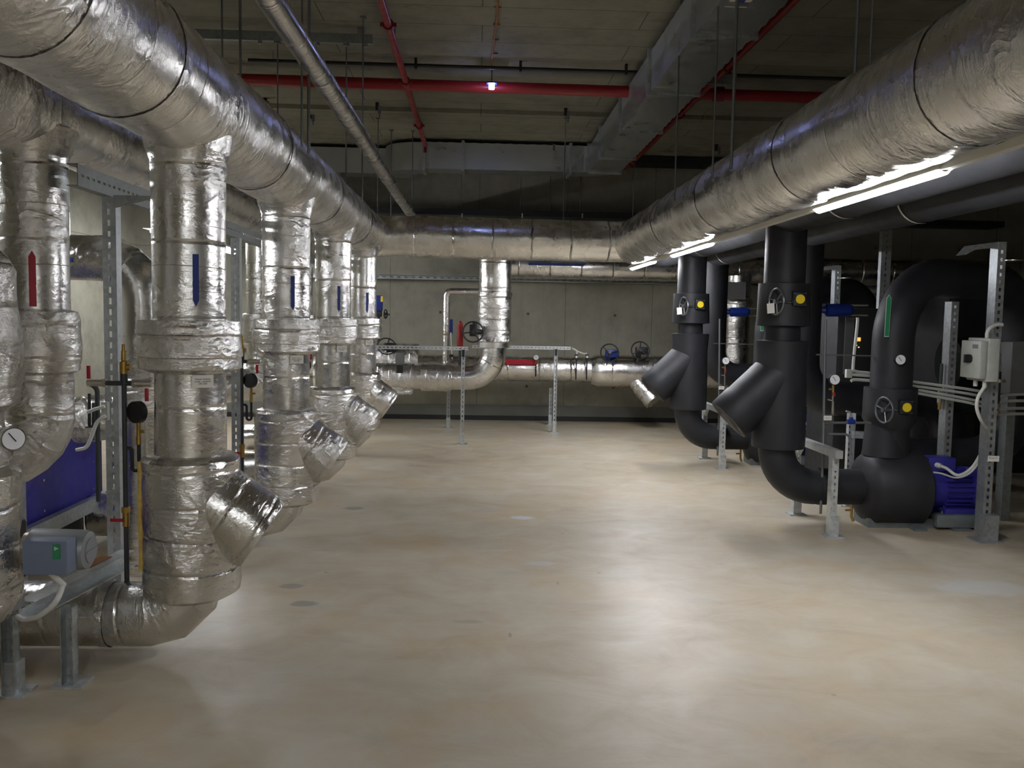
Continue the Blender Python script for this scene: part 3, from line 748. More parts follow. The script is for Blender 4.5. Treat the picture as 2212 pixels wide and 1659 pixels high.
# support stand straddling the floor elbow
def stand(p_front, p_back, ztop, label, grp):
    t = thing('support_stand', label, 'stand', ((p_front.x+p_back.x)/2, (p_front.y+p_back.y)/2, 0), grp)
    for p in (p_front, p_back):
        l = perf(MB(), (p.x, p.y, .01), (p.x, p.y, ztop), EX, .05, .07, pitch=.05, slot=.022, sw=.013, flip=-1).build('leg', 'galvanized_bright', t, smooth=False)
        MB().box((p.x, p.y, .005), (.14, .12, .01)).build('base_plate', 'galvanized_bright', l)
        MB().span((p.x-.033, p.y-.033, .01), (p.x+.033, p.y+.033, .16)).build('foot_sleeve', 'galvanized_bright', l)
    d = (p_back-p_front); d.z = 0
    u = d.normalized(); sd = V((u.y, -u.x, 0))
    MB().obox(V((p_front.x+p_back.x, p_front.y+p_back.y, 2*ztop))/2 + UP*.03, (u, sd, UP), (d.length+.12, .055, .06)).build('crossbeam', 'galvanized_bright', t)
    for p, s_ in ((p_front, 1), (p_back, -1)):
        MB().prism([(0, 0), (.10*s_, 0), (0, -.10)], (p.x, p.y, ztop), u, UP, .04).build('gusset', 'galvanized_bright', t)
    return t
f1 = P(1798, 1159, Z=0); f2 = V((f1.x+.0, 7.22, 0))
f2.x = P(1737, 1122, Z=0).x
ST1 = stand(f1, f2, .60, 'galvanized stand straddling the floor elbow of the nearer black riser', 'stands over the black elbows')

# pump
PY = GY
PM = thing('pump', 'nearer blue motor pump with black insulated casing on the floor at right', 'pump', (qg(1920, 1000).x, PY, 0), 'pumps')
zp = zh; xv0 = qg(1868, 1060).x; xv1 = qg(1983, 1060).x
MB().sweep(dens([(xv0-.05, PY, zp), (xv0-.02, PY, zp), (xv0+.03, PY, zp), (xv1-.02, PY, zp), (xv1, PY, zp)], 1), [.17, .255, .292, .298, .275], 44, wob=.006, wf_=4).build('casing', 'black_rubber', PM)
xm1 = qg(2120, 1050).x; mr = .165
mo = MB().sweep([(xv1-.01, PY, zp), (xv1+.02, PY, zp), (xv1+.05, PY, zp), (xv1+.16, PY, zp), (xm1-.15, PY, zp), (xm1-.14, PY, zp), (xm1-.03, PY, zp), (xm1, PY, zp)], [.21, .20, .165, .15, .15, .172, .165, .12], 40).build('motor', 'blue_paint', PM)
fb = MB()
for i in range(26):
    a_ = 2*PI*i/26
    dd = V((0, math.cos(a_), math.sin(a_)))
    fb.obox(V((0, PY, zp)) + dd*.158 + EX*((xv1+.16+xm1-.15)/2), (EX, dd, EX.cross(dd)), (xm1-.15-xv1-.16, .03, .005))
fb.build('cooling_fins', 'blue_paint', mo, smooth=False)
MB().box((xv1+.14, PY-.01, zp+.20), (.22, .16, .11), .008).build('terminal_box', 'blue_paint', PM)
xf = (xv1+xm1)/2+.01
MB().box((xf, PY-.11, zp-.165), (.24, .10, .05), .006).box((xf, PY-.13, zp-.20), (.36, .14, .022)).box((xf, PY+.13, zp-.20), (.36, .14, .022)).box((xf, PY, zp-.165), (.2, .2, .05)).build('motor_foot', 'blue_paint', PM)
bs_ = MB()
for sx_ in (-.14, .14):
    for sy_ in (-.14, .14): bs_.cyl((xf+sx_, PY+sy_, zp-.205), (xf+sx_, PY+sy_, .115), .02, 12).cyl((xf+sx_, PY+sy_, zp-.16), (xf+sx_, PY+sy_, zp-.2), .007, 8)
bs_.build('damper_post', 'base_grey', PM)
bf = MB().box((xf, PY-.15, .07), (.42, .12, .10), .008).box((xf, PY+.15, .07), (.42, .12, .10), .008).span((xv0-.02, PY-.14, .0), (xf-.15, PY+.14, .075))
bf.box((xf-.02, PY-.19, .01), (.14, .10, .02)).box((xv0+.35, PY-.2, .01), (.1, .1, .02))
bf.build('base_frame', 'base_grey', PM)
tb = V((xv1+.09, PY-.095, zp+.20))
MB().sweep(smoothc([tb, tb+V((.06, -.03, -.02)), P(2070, 1027, Y=PY-.2), P(2100, 1010, Y=PY-.2), P(2122, 975, Y=PY-.25)], 6), .013, 10).cyl(tb+EY*.02, tb+V((.03, -.015, -.01)), .022, 10).build('motor_cable', 'cable_white', PM)
MB().sweep(smoothc([P(1985, 1004, Y=PY-.13), P(1973, 1010, Y=PY-.17), P(1990, 1018, Y=PY-.2), P(2030, 1022, Y=PY-.22), P(2065, 1032, Y=PY-.22), P(2095, 1022, Y=PY-.22), P(2122, 990, Y=PY-.26)], 6), .007, 8).build('sensor_cable', 'cable_white', PM)

# discharge U of the pump
xl = qg(1927, 780).x; zt = qg(2060, 598).z; xr_ = 4.75
DU = thing('discharge_pipe', 'nearer black pipe arching from the pump over to the right, with green arrow', 'pipe', (xl, PY, 0), 'discharge arches of the pumps')
MB().sweep(bend([(xl, PY, zp+.2), (xl, PY, zt), (xr_, PY+.72, zt), (xr_, PY+.72, .45), (3.5, PY+.72, .45)], [.52, .45, .40], 12), .158, 40).build('insulation', 'black_rubber', DU)
lathe([(zp+.62, .16), (zp+.60, .15), (zp+.42, .155), (zp+.26, .17)], xl-.03, PY).build('suction_boot', 'black_rubber', DU)
za = qg(1927, 836).z; zb = qg(1927, 926).z
lathe([(za, .16), (za-.005, .20), (zb+.08, .205), (zb, .16)], xl, PY, wob=.003).build('valve_jacket', 'black_rubber', DU)
op_gear(DU, qg(1958, 880, -.225), qg(1910, 892, -.23).x)
ga = qg(1945, 777, -.185)
gauge(DU, ga, (-.1, -1, 0), .042, 'black_plastic', .03)
a_ = P(1921, 636, Y=PY-.163); b_ = P(1915, 728, Y=PY-.163); mid = (a_+b_)/2; uy = (a_-b_).normalized(); L = (a_-b_).length
ar = MB().prism(arrow(.038, L, .03), mid, EX, uy, .002).build('flow_arrow', 'label_edge', DU)
MB().prism(arrow(.032, L*.96, .028), mid-EY*.0015, EX, uy, .002).build('arrow_face', 'green_label', ar)

# gauge pipework between riser and pump
GP = thing('gauge_manifold', 'grey gauge pipe with white dial and brass cock beside the nearer black riser', 'gauge pipe', (qg(1780, 900).x, PY-.1, .1), 'gauge pipes beside the pumps')
a_ = qg(1783, 690, -.1); b_ = qg(1778, 985, -.1)
MB().sweep([a_, b_, V((b_.x, b_.y, .10))], .0105, 10).build('standpipe', 'rod_steel', GP)
MB().sweep([qg(1763, 766, -.1), qg(1882, 769, -.0)], .006, 8).build('cross_rod', 'rod_steel', GP)
c = qg(1803, 820, -.16)
gauge(GP, c, (-.05, -1, 0), .043, 'black_iron', .03)
MB().cyl(c+V((0, .02, -.04)), c+V((0, .02, -.10)), .010, 10).cyl(c+V((-.035, .02, -.075)), c+V((0, .02, -.075)), .009, 10).build('gauge_cock', 'brass', GP)
MB().box(c+V((.004, .008, -.115)), (.016, .012, .03), .003).build('lever', 'red_handle', GP)
yy = c.y+.02
MB().sweep(bend([V((b_.x, yy, c.z-.155)), V((b_.x+.045, yy, c.z-.165)), V((b_.x+.05, yy, c.z-.275)), V((c.x, yy, c.z-.275)), V((c.x, yy, c.z-.10))], .018, 5), .0075, 10).build('siphon', 'chrome', GP)
z_ = qg(1830, 911).z
MB().sweep([V((b_.x, PY-.1, z_)), V((qg(1880, 911).x, PY-.06, z_))], .010, 10).build('sample_pipe', 'rod_steel', GP)
v_ = qg(1838, 911, -.09)
vb = MB().cyl(v_-EX*.03, v_+EX*.03, .02, 12).box(v_+UP*.02, (.025, .025, .03)).build('ball_valve', 'blue_actuator', GP)
MB().sweep([v_+UP*.03, v_+V((-.015, -.01, .075)), v_+V((-.05, -.02, .085))], .007, 6).build('lever', 'galvanized_bright', vb)
MB().sweep(bend([V((b_.x+.03, PY-.12, z_-.085)), V((b_.x+.20, PY-.12, z_-.085)), V((b_.x+.21, PY-.12, z_-.25))], .05, 5), .009, 8).build('drip_pipe', 'rod_steel', GP)
sg = qg(1788, 903, -.14)
sp = MB().box(sg, (.062, .003, .036)).build('name_plate', 'paper', GP)
text_on('Pompa P-2\nwoda lodowa', .010, sg, EX, UP, sp, th=.002)

# second pump set, one bay farther
DG = V((-.02, 2.95, 0))
dup(G1, DG, 'farther black strainer riser with handwheel and yellow disc lit by the lamp')
dup(ST1, DG, 'galvanized stand straddling the floor elbow of the farther black riser')
dup(PM, DG, 'farther blue motor pump, mostly hidden behind the nearer black riser')
dup(DU, DG, 'farther black discharge arch behind the nearer black riser, green sticker')
dup(GP, DG, 'grey gauge pipe with white dial beside the farther black riser')

# risers of the outer black main
R2 = thing('black_riser', 'plain black riser close behind the nearer strainer riser', 'pipe', (C2[0], 7.95, 0), 'plain black risers')
MB().sweep(bend([(C2[0], 7.95, 2.42), (C2[0], 7.95, .92), (4.35, 7.95, .92), (4.35, 7.95, 0)], .32, 10), .158, 36).build('insulation', 'black_rubber', R2)
ac = P(1817, 670, Y=7.9); a0_ = P(1784, 670, Y=7.9); a1_ = P(1842, 670, Y=7.9)
MB().sweep([a0_, a0_+EX*.01, a1_-EX*.04, a1_-EX*.01, a1_], [.045, .058, .058, .045, .03], 20).cyl((C2[0]+.12, 7.92, ac.z), a0_, .03, 12).build('actuator', 'blue_actuator', R2)
for dz_ in (-.045, .045): MB().cyl(a1_-EX*.03+UP*dz_, a1_+EX*.14+UP*dz_, .008, 8).build('tie_bar', 'nickel', R2)
dup(R2, (0, 3.05, 0), 'plain black riser close behind the farther strainer riser')

# slotted posts on the right
RP = thing('slotted_post', 'slotted galvanized post at right carrying the white isolator box', 'post', (3.80, 6.55, 0), 'slotted posts by the pumps')
b_ = P(2128, 1168, Z=0)
RP.location = V((b_.x, b_.y, 0)); rx, ry = b_.x, b_.y
rtop = P(2150, 522, Y=ry).z
perf(MB(), (rx, ry, .012), (rx, ry, rtop), EX, .062, .10, flip=-1, pitch=.055, slot=.026, sw=.018).build('column', 'galvanized', RP, smooth=False)
MB().box((rx, ry, .006), (.18, .18, .012)).build('base_plate', 'galvanized', RP)
MB().span((rx-.04, ry-.055, .012), (rx+.065, ry+.055, .20)).build('foot_sleeve', 'galvanized', RP)
sg = P(2146, 991, Y=ry-.06)
sp = MB().box(sg, (.085, .003, .042)).build('name_plate', 'paper', RP)
text_on('Pompa P-1', .016, sg+UP*.006, EX, UP, sp, th=.002)
MB().cyl((rx+.06, ry-.05, P(2150, 562, Y=ry).z), (rx+.06, ry-.05, P(2150, 560, Y=ry).z-.012), .06, 24).build('clamp_ring', 'nickel', RP)
MB().prism([(0, 0), (-.20, -.03), (-.26, -.10), (-.24, -.10), (-.17, -.06), (0, -.04)], (rx-.03, ry+.05, rtop+.0), EX, UP, .10).build('top_arm', 'galvanized', RP)
dup(RP, (0, 2.95, 0), 'slotted galvanized post one bay behind, between the two black arches', skip=('name_plate',))
t = thing('slotted_post', 'slotted galvanized post standing behind the nearer blue motor', 'post', (4.0, 7.45, 0), 'slotted posts by the pumps')
px_ = P(2056, 800, Y=7.25).x
perf(MB(), (px_, 7.25, .012), (px_, 7.25, 1.80), EX, .062, .11, flip=-1, pitch=.055, slot=.026, sw=.02).build('column', 'galvanized', t, smooth=False)
MB().box((px_, 7.25, .006), (.18, .18, .012)).build('base_plate', 'galvanized', t); 
t = thing('slotted_post', 'tall slotted post rising above the nearer black arch toward the black overhead pipes', 'post', (4.0, 8.9, 0), 'slotted posts by the pumps')
px_ = P(1912, 600, Y=8.7).x
perf(MB(), (px_, 8.7, .012), (px_, 8.7, P(1922, 482, Y=8.7).z), EX, .10, .06, flip=-1, pitch=.055, slot=.026, sw=.015).build('column', 'galvanized', t, smooth=False)
MB().box((px_, 8.7, .006), (.18, .18, .012)).build('base_plate', 'galvanized', t)
t = thing('support_stand', 'pale galvanized stand behind the nearer gauge pipe, left of the pump', 'stand', (2.9, 7.7, 0))
a_ = P(1832, 1000, Y=7.6)
perf(MB(), (a_.x, 7.6, .01), (a_.x, 7.6, P(1838, 892, Y=7.6).z), EX, .06, .05, pitch=.05, slot=.022, sw=.013).build('leg', 'galvanized_bright', t, smooth=False)
MB().box((a_.x, 7.6, .005), (.14, .12, .01)).build('base_plate', 'galvanized_bright', t)
c = P(1862, 938, Y=7.6)
MB().obox((c.x+.1, 7.52, c.z), (V((1, -.35, 0)).normalized(), V((.35, 1, 0)).normalized(), UP), (.42, .05, .06)).build('crossbeam', 'galvanized_bright', t)

# isolator box
b0 = P(2091, 778, Y=6.36)
IB = thing('isolator_box', 'white isolator box with a black rotary knob on the right-hand slotted post', 'switch box', (b0.x+.08, 6.36, b0.z-.15))
xl_, xh_ = P(2073, 778, Y=6.5).x, P(2156, 778, Y=6.24).x
zl_, zh_ = P(2090, 822, Y=6.36).z, P(2090, 733, Y=6.36).z
MB().span((xl_+.055, 6.22, zl_+.0), (xh_, 6.50, zh_+.012), .008).build('housing', 'grey_plastic', IB)
cv = MB().span((xl_, 6.23, zl_+.02), (xl_+.05, 6.49, zh_-.008), .008).build('cover', 'grey_plastic', IB)
k = V((xl_, 6.36, (zl_+zh_)/2+.01))
MB().cyl(k, k-EX*.025, .032, 20).obox(k-EX*.03, (EX, EY, UP), (.03, .018, .06)).build('rotary_knob', 'black_plastic', cv)
MB().box((xl_-.001, 6.30, zh_-.05), (.002, .07, .03)).build('rating_label', 'base_grey', cv)
for yy in (6.30, 6.42): MB().cyl((xl_+.085, yy, zl_), (xl_+.085, yy, zl_-.045), .016, 10).build('cable_gland', 'cable_white', IB)
MB().span((xh_-.04, 6.40, zl_+.08), (rx+.02, ry-.04, zl_+.2)).build('mounting_bracket', 'galvanized', IB)
tp = V((xl_+.10, 6.33, zh_+.01))
MB().sweep(smoothc([tp, tp+UP*.04, tp+V((.02, 0, .075)), tp+V((.07, .01, .10)), tp+V((.12, .02, .10))], 5), .014, 10).build('top_cable', 'cable_white', IB)
MB().sweep(smoothc([V((xl_+.085, 6.30, zl_-.04)), P(2113, 858, Y=6.3), P(2110, 880, Y=6.3), P(2118, 905, Y=6.32), P(2132, 925, Y=6.4)], 6), .013, 10).build('lower_cable', 'cable_white', IB)
dup(IB, (-.02, 2.95, 0), 'white isolator box one bay behind, seen right of the nearer strainer riser')
# conduit bundle
t = thing('conduit_bundle', 'bundle of grey cables strung level behind the isolator box', 'cable', P(2060, 850, Y=7.0))
for i, (ya, yb_) in enumerate(((824, 838), (832, 848), (842, 860), (849, 868))):
    MB().sweep(smoothc([P(1965 + (i > 1)*15, ya, Y=7.2), P(2110, yb_+6, Y=7.0), P(2150, yb_+20+i*2, Y=6.95), P(2190, yb_+14+i*4, Y=6.95), P(2330, yb_+14+i*4, Y=6.95)], 6), .012, 8).build('cable', 'grey_plastic', t)
t = thing('conduit_bundle', 'short white conduits meeting a small white clamp box left of the nearer arch', 'cable', P(1850, 800, Y=7.4))
for pts in ([(1878, 806), (1848, 802), (1843, 790), (1852, 700), (1852, 686)], [(1878, 812), (1840, 809)], [(1878, 822), (1846, 820), (1838, 823)]):
    MB().sweep(smoothc([P(a, b, Y=7.3) for a, b in pts], 6), .013, 8).build('conduit', 'cable_white', t)
MB().box(P(1833, 807, Y=7.3), (.05, .04, .07), .004).build('junction_box', 'white_plastic', t)
# brass drain valves
for px, py, lb, red in ((2030, 862, 'small brass drain valve hanging left of the slotted post behind the motor', 0), (2152, 885, 'brass drain valve with a red lever beside the isolator post', 1)):
    c = P(px, py, Y=6.75 if red else 7.3)
    t = thing('drain_valve', lb, 'valve', c)
    MB().cyl(c+UP*.30, c+UP*.05, .022 if red else .014, 12).build('drop_pipe', 'dark_pipe', t)
    if red: MB().cyl(c+UP*.215, c+UP*.24, .055, 20).build('flange', 'nickel', t)
    MB().sweep([c+UP*.07, c+UP*.03, c+UP*.03, c-UP*.03], [.02, .02, .024, .02], 10).build('valve_body', 'nickel', t)
    MB().cyl(c-UP*.03, c-UP*.09, .012, 10).cyl(c-UP*.035, c-UP*.045, .02, 6).build('hose_tail', 'brass', t)
    if red: MB().obox(c+V((-.05, -.02, 0)), (EX, EY, UP), (.10, .012, .018), .004).build('lever', 'red_handle', t)

# dark machinery at the right
t = thing('chiller', 'dark chiller cabinet with an orange display behind the black arches', 'chiller', (4.6, 9.2, 0))
c = P(1853, 733, Y=8.3)
MB().span((c.x-.20, 8.3, 0), (c.x+.30, 9.0, 1.75), .01).build('cabinet', 'dark_grey', t)
MB().span((c.x-.13, 8.29, 1.12), (c.x-.045, 8.30, 1.66)).build('door_panel', 'cabinet_grey', t)
MB().box((c.x, 8.294, c.z), (.045, .01, .035)).build('display', 'led_orange', t)
for px, py in ((1855, 750), (1850, 746)): MB().box(P(px, py, Y=8.294), (.009, .01, .009)).build('indicator', 'led_yellow', t)
t = thing('chiller', 'large black chiller block filling the dark right rear behind the arches', 'chiller', (6.3, 10.4, 0))  # block added as an occluder to keep light off the right rear
MB().span((5.05, 9.35, .12), (7.9, 11.8, 2.0), .02).build('cabinet', 'dark_grey', t)
MB().span((5.1, 9.4, 0), (7.85, 11.75, .12)).build('plinth', 'black_plastic', t)
for x_ in (5.1, 5.85, 6.6): MB().span((x_, 9.335, .25), (x_+.68, 9.35, 1.9)).build('door_panel', 'dark_grey', t)
t = thing('chiller', 'dark green chiller frame low behind the slotted posts at right', 'chiller', (4.9, 7.9, 0))
MB().span((4.5, 8.2, .78), (6.2, 8.45, .96), .01).build('beam', 'dark_green', t)
MB().cyl((4.75, 8.75, 1.22), (6.6, 8.75, 1.22), .27, 32).build('vessel', 'dark_green', t)
for x_ in (4.6, 5.9): MB().span((x_, 8.3, 0), (x_+.2, 9.1, .78)).build('foot', 'dark_grey', t)
t = thing('switch_cabinet', 'grey switch cabinet cut off by the right edge behind the isolator box', 'cabinet', (4.6, 7.2, 0))
c = P(2184, 800, Y=6.95)
zt_ = P(2184, 738, Y=6.95).z; zb_ = P(2184, 853, Y=6.95).z
MB().span((c.x, 6.95, zb_), (c.x+.6, 7.25, zt_), .01).build('housing', 'cabinet_grey', t)
for x_ in (.05, .48): MB().span((c.x+x_, 7.05, 0), (c.x+x_+.07, 7.15, zb_)).build('leg', 'galvanized_dark', t)

# ------------------------------------------------------------------ far end: pipes along the back wall
EYD = 12.1
ex = P(1068, 700, Y=EYD).x; er = 35/F*EYD; zl = P(950, 815, Y=EYD).z
t = thing('foil_riser', 'foil pipe at the far end coming down and sweeping left, with a black handwheel', 'pipe', (ex, EYD, 0))
MB().sweep(dens([(ex, EYD, 2.85), (ex, EYD, zl+.42)], .08), er, 36, wob=.004).build('riser_pipe', 'foil_riser', t)
z0 = P(1068, 640, Y=EYD).z; z1 = P(1068, 737, Y=EYD).z
lathe([(z0+.06, er), (z0+.05, er+.016), (z0, er+.018), (z0-.005, er+.006), (z1+.03, er+.006), (z1, er+.02), (z1-.03, er-.02)], ex, EYD).build('valve_jacket', 'foil_jacket', t)
MB().sweep(bend([(ex, EYD, zl+.5), (ex, EYD, zl), (-2.2, EYD, zl)], .36, 9), .168, 36).build('sweep_elbow', 'foil_smooth', t)
xa, xb = P(910, 815, Y=EYD).x, P(975, 815, Y=EYD).x
MB().sweep(dens([(xa, EYD, zl), (xb, EYD, zl)], .06), .19, 30, wob=.005).build('flange_jacket', 'foil_jacket', t)
xa, xb = P(805, 815, Y=EYD).x, P(895, 815, Y=EYD).x
MB().sweep(dens([(xa, EYD, zl), (xb, EYD, zl)], .06), .185, 30, wob=.005).box(((xa+xb)/2+.05, EYD, zl-.16), (.45, .24, .16), .04).build('strainer_jacket', 'foil_jacket', t)
hw = P(1022, 717, Y=EYD-.30)
h_ = handwheel(MB(), hw, (.05, -1, 0), .135, .011, 3, -.9).build('handwheel', 'black_iron', t)
MB().box(hw+V((0, .09, .02)), (.10, .12, .16), .015).cyl(hw+V((0, .1, .0)), hw+V((.12, .2, 0)), .04, 12).box(hw+V((.01, .09, .11)), (.04, .04, .03)).build('gearbox', 'black_iron', h_)
# H: level pipe along the wall
HY = 13.0; hz = P(1180, 797, Y=HY).z; hr = 27/F*HY
t = thing('foil_pipe', 'level foil pipe low along the back wall with a red stripe', 'pipe', (1, HY, 0))
MB().sweep(dens([(-3.0, HY, hz), (P(1282, 797, Y=HY).x, HY, hz)], .12), hr, 32, wob=.004).build('insulation', 'foil_back', t)
jx0, jx1 = P(1275, 800, Y=HY).x, P(1470, 800, Y=HY).x
MB().sweep(dens([(jx0, HY, hz-.015), (jx1+.6, HY, hz-.015)], .08), [.20]+[35/F*HY]*(int(round((jx1+.6-jx0)/.08))), 32, wob=.006).build('wide_jacket', 'foil_smooth', t)
ja = P(1370, 820, Y=HY-.05); jb = P(1412, 868, Y=HY-.25)
MB().sweep(dens([ja, jb], .05), .14, 26, wob=.006).build('strainer_branch', 'foil_smooth', t)
rs = P(1126, 782, Y=HY-hr-.012)
MB().obox(rs, (EX, UP, EY), (.46, .075, .01)).build('flow_stripe', 'red_label', t)
xa, xb = P(808, 775, Y=HY).x, P(905, 775, Y=HY).x
MB().sweep(dens([(xa, HY, hz+.1), (xb, HY, hz+.1)], .08), .24, 28, wob=.01).build('valve_jacket', 'foil_jacket', t)
for px, py, mt, nm in ((1317, 762, 'blue_actuator', 0), (1383, 757, 'black_iron', 1), (835, 748, 'black_iron', 2)):
    c = P(px, py, Y=HY-.28)
    h_ = handwheel(MB(), c, ((0, -.95, .3), (0, -.95, .3), (.2, -.85, .5))[nm], .13, .010, 3, (.3, 1.5, 1.2)[nm]).build('handwheel', 'black_iron', t)
    MB().box(c+V((.04, .10, -.01)), (.17, .12, .11), .01).cyl(c+V((0, .1, -.02)), c+V((0, .2, -.16)), .04, 12).build('gearbox', mt, h_)
c = P(1158, 772, Y=HY-.26)
gg = gauge(t, c, (0, -1, 0), .042, 'black_plastic', .03)
MB().cyl(c+V((0, .01, -.04)), c+V((0, .01, -.10)), .010, 8).build('gauge_cock', 'brass', gg); MB().cyl(c+V((0, .01, -.10)), c+V((0, .01, -.28)), .011, 8).build('stem', 'black_iron', gg)
for px in (1245, 1268):
    c = P(px, 771, Y=HY-.25)
    s_ = MB().box(c, (.042, .03, .085), .006).cyl(c-UP*.04, c-UP*.33, .010, 8).build('pressure_sensor', 'black_iron', t)
    MB().cyl(c-EY*.016, c-EY*.018, .016, 14).build('sensor_face', 'dial', s_)
MB().sweep(smoothc([P(1235, 752, Y=HY-.25), P(1245, 757, Y=HY-.25), P(1246, 766, Y=HY-.25)], 5), .010, 8).sweep(smoothc([P(1235, 752, Y=HY-.25), P(1250, 760, Y=HY-.25), P(1262, 764, Y=HY-.25), P(1268, 763, Y=HY-.25)], 5), .010, 8).build('sensor_cable', 'cable_white', t)
# D: upper pipe along the wall
DY = 13.05; dz = P(1300, 577, Y=DY).z; dr_ = 28/F*DY
t = thing('foil_pipe', 'foil pipe along the back wall just below the far overhead crossing', 'pipe', (3, DY, dz))
MB().sweep(dens([(.35, DY, dz), (7.5, DY, dz)], .1), dr_, 32, wob=.006).build('insulation', 'foil_back', t)
MB().prism([(-.42, -.02), (.36, -.02), (.42, .02), (-.42, .02)], P(1205, 571, Y=DY-dr_-.01), EX, UP, .004).build('flow_arrow', 'blue_label', t)
kx = P(1592, 700, Y=12.9).x
t = thing('foil_riser', 'foil riser with a grey cover plate, seen between the two black risers', 'pipe', (kx, 12.9, 0))
MB().sweep(dens([(kx, 12.9, dz-.1), (kx, 12.9, .0)], .1), .19, 30, wob=.005).build('insulation', 'foil_smooth', t)
c = P(1585, 628, Y=12.6); MB().box(c, (.34, .03, .25)).build('cover_plate', 'cabinet_grey', t)
lathe([(P(1590, 645, Y=12.9).z, .2), (P(1590, 650, Y=12.9).z, .225), (P(1590, 666, Y=12.9).z, .225), (P(1590, 668, Y=12.9).z, .19)], kx, 12.9).build('valve_jacket', 'foil_jacket', t)
# slim foil branch beside the far riser
t = thing('foil_pipe', 'slim foil branch pipe leaving the far riser, left of the red lever', 'pipe', (P(963, 700, Y=12.3).x, 12.3, 0))
zt_ = P(1000, 630, Y=12.3).z; xb = P(964, 700, Y=12.3).x
MB().sweep(bend([(ex-.1, 12.3, zt_), (xb, 12.3, zt_), (xb, 12.3, zl+.12)], .06, 3), .046, 20).build('insulation', 'foil_smooth', t)
MB().cyl(P(950, 722, Y=12.24), P(968, 722, Y=12.24), .01, 8).build('vent_cock', 'nickel', t)
t = thing('hanging_tag', 'dark blue flag-shaped tag plate beside the slim foil branch', 'tag', P(973, 718, Y=12.6))
MB().box(P(974, 705, Y=12.6), (.055, .012, .20)).build('plate', 'blue_actuator', t)
MB().cyl(P(974, 718, Y=12.6), P(976, 745, Y=12.6), .012, 8).sweep([P(976, 745, Y=12.6), P(977, 775, Y=12.62)], .010, 8).build('stalk', 'cable_white', t)
MB().box(P(975, 765, Y=12.62)-UP*.02, (.05, .3, .03)).build('foot', 'dark_grey', t)
c = P(994, 722, Y=12.12)
mb = MB().sweep([c+UP*.18, c+UP*.16, c+UP*.08, c+UP*.05, c, c-UP*.04, c-UP*.16, c-UP*.18], [.012, .034, .043, .036, .040, .043, .042, .03], 14)
t = thing('valve_cover', 'bright red wrapped lever standing left of the black handwheel', 'valve', c-UP*.2)
mb.build('wrapped_lever', 'red_paint', t); MB().cyl(c-UP*.17, (c.x, c.y, zl+.15), .02, 8).build('stem', 'black_iron', t)
# blue actuator at the left end
c = P(818, 655, Y=12.6)
t = thing('valve_actuator', 'blue valve actuator with a handwheel beside the farthest front riser', 'actuator', c-UP*.4)
MB().box(c, (.11, .12, .22), .012).build('housing', 'blue_actuator', t)
MB().box(c+V((.05, -.062, .06)), (.03, .003, .08)).build('rating_label', 'yellow', t)
MB().box(c+V((.0, 0, -.15)), (.09, .10, .08), .01).cyl(c-UP*.19, c-UP*.55, .018, 8).build('gearbox', 'black_iron', t)
handwheel(MB(), c+V((.10, -.02, -.15)), (1, -.3, 0), .06, .008).cyl(c+V((.10, -.02, -.15)), c+V((.16, -.04, -.16)), .01, 8).build('handwheel', 'black_iron', t)
# cable frames standing at the back
def cframe(xa, xb, yy, z, posts, label):
    t = thing('cable_stand', label, 'frame', (posts[0], yy, 0), 'slotted cable frames at the far end')
    perf(MB(), (xa, yy, z), (xb, yy, z), UP, .045, .045, pitch=.05, slot=.026, sw=.012).build('channel', 'galvanized_bright', t, smooth=False)
    for p in posts:
        l = perf(MB(), (p, yy, .01), (p, yy, z-.02), EX, .045, .04, pitch=.06, slot=.024, sw=.014).build('leg', 'galvanized_bright', t, smooth=False)
        MB().box((p, yy, .005), (.13, .11, .01)).build('base_plate', 'galvanized', l)
        MB().box((p, yy, .08), (.052, .05, .14)).build('foot_sleeve', 'galvanized_bright', l)
        MB().box((p, yy, z-.06), (.05, .05, .09)).build('green_cap', 'dark_green', l)
    return t
p1_ = P(998, 960, Z=0); p3_ = P(1195, 931, Z=0); p2_ = P(968, 925, Z=0); p4_ = P(1188, 918, Z=0)
cframe(-1.7, p1_.x+.06, p1_.y, P(950, 752, Y=p1_.y).z, [p1_.x], 'slotted cable frame at the far end, left, standing before the sweeping foil elbow')
cframe(P(1020, 750, Y=p3_.y-.15).x, P(1233, 751, Y=p3_.y-.15).x, p3_.y-.15, P(1150, 751, Y=p3_.y-.15).z, [p3_.x], 'slotted cable frame at the far end, in front of the red-striped foil pipe')
for p, zt_, lb in ((p2_, .55, 'short slotted post under the sweeping foil elbow, behind the tall cable frame'), (p4_, .55, 'short slotted post against the wall under the red-striped foil pipe')):
    t = thing('slotted_post', lb, 'post', (p.x, p.y, 0))
    perf(MB(), (p.x, p.y, .01), (p.x, p.y, .56), EX, .05, .045, pitch=.06, slot=.024, sw=.014).build('column', 'galvanized', t, smooth=False)
    MB().box((p.x, p.y, .08), (.058, .055, .14)).build('foot_sleeve', 'galvanized_bright', t)
    MB().box((p.x, p.y, .005), (.13, .11, .01)).build('base_plate', 'galvanized', t)
c = P(864, 775, Y=11.8)
t = thing('junction_box', 'small grey junction box under the left cable frame at the far end', 'box', c-UP*.2)
MB().box(c, (.12, .06, .16), .008).build('housing', 'cabinet_grey', t)
MB().box(c-UP*.14, (.08, .05, .10)).box(c+V((0, -.2, .135)), (.04, .5, .02)).build('socket', 'black_plastic', t)
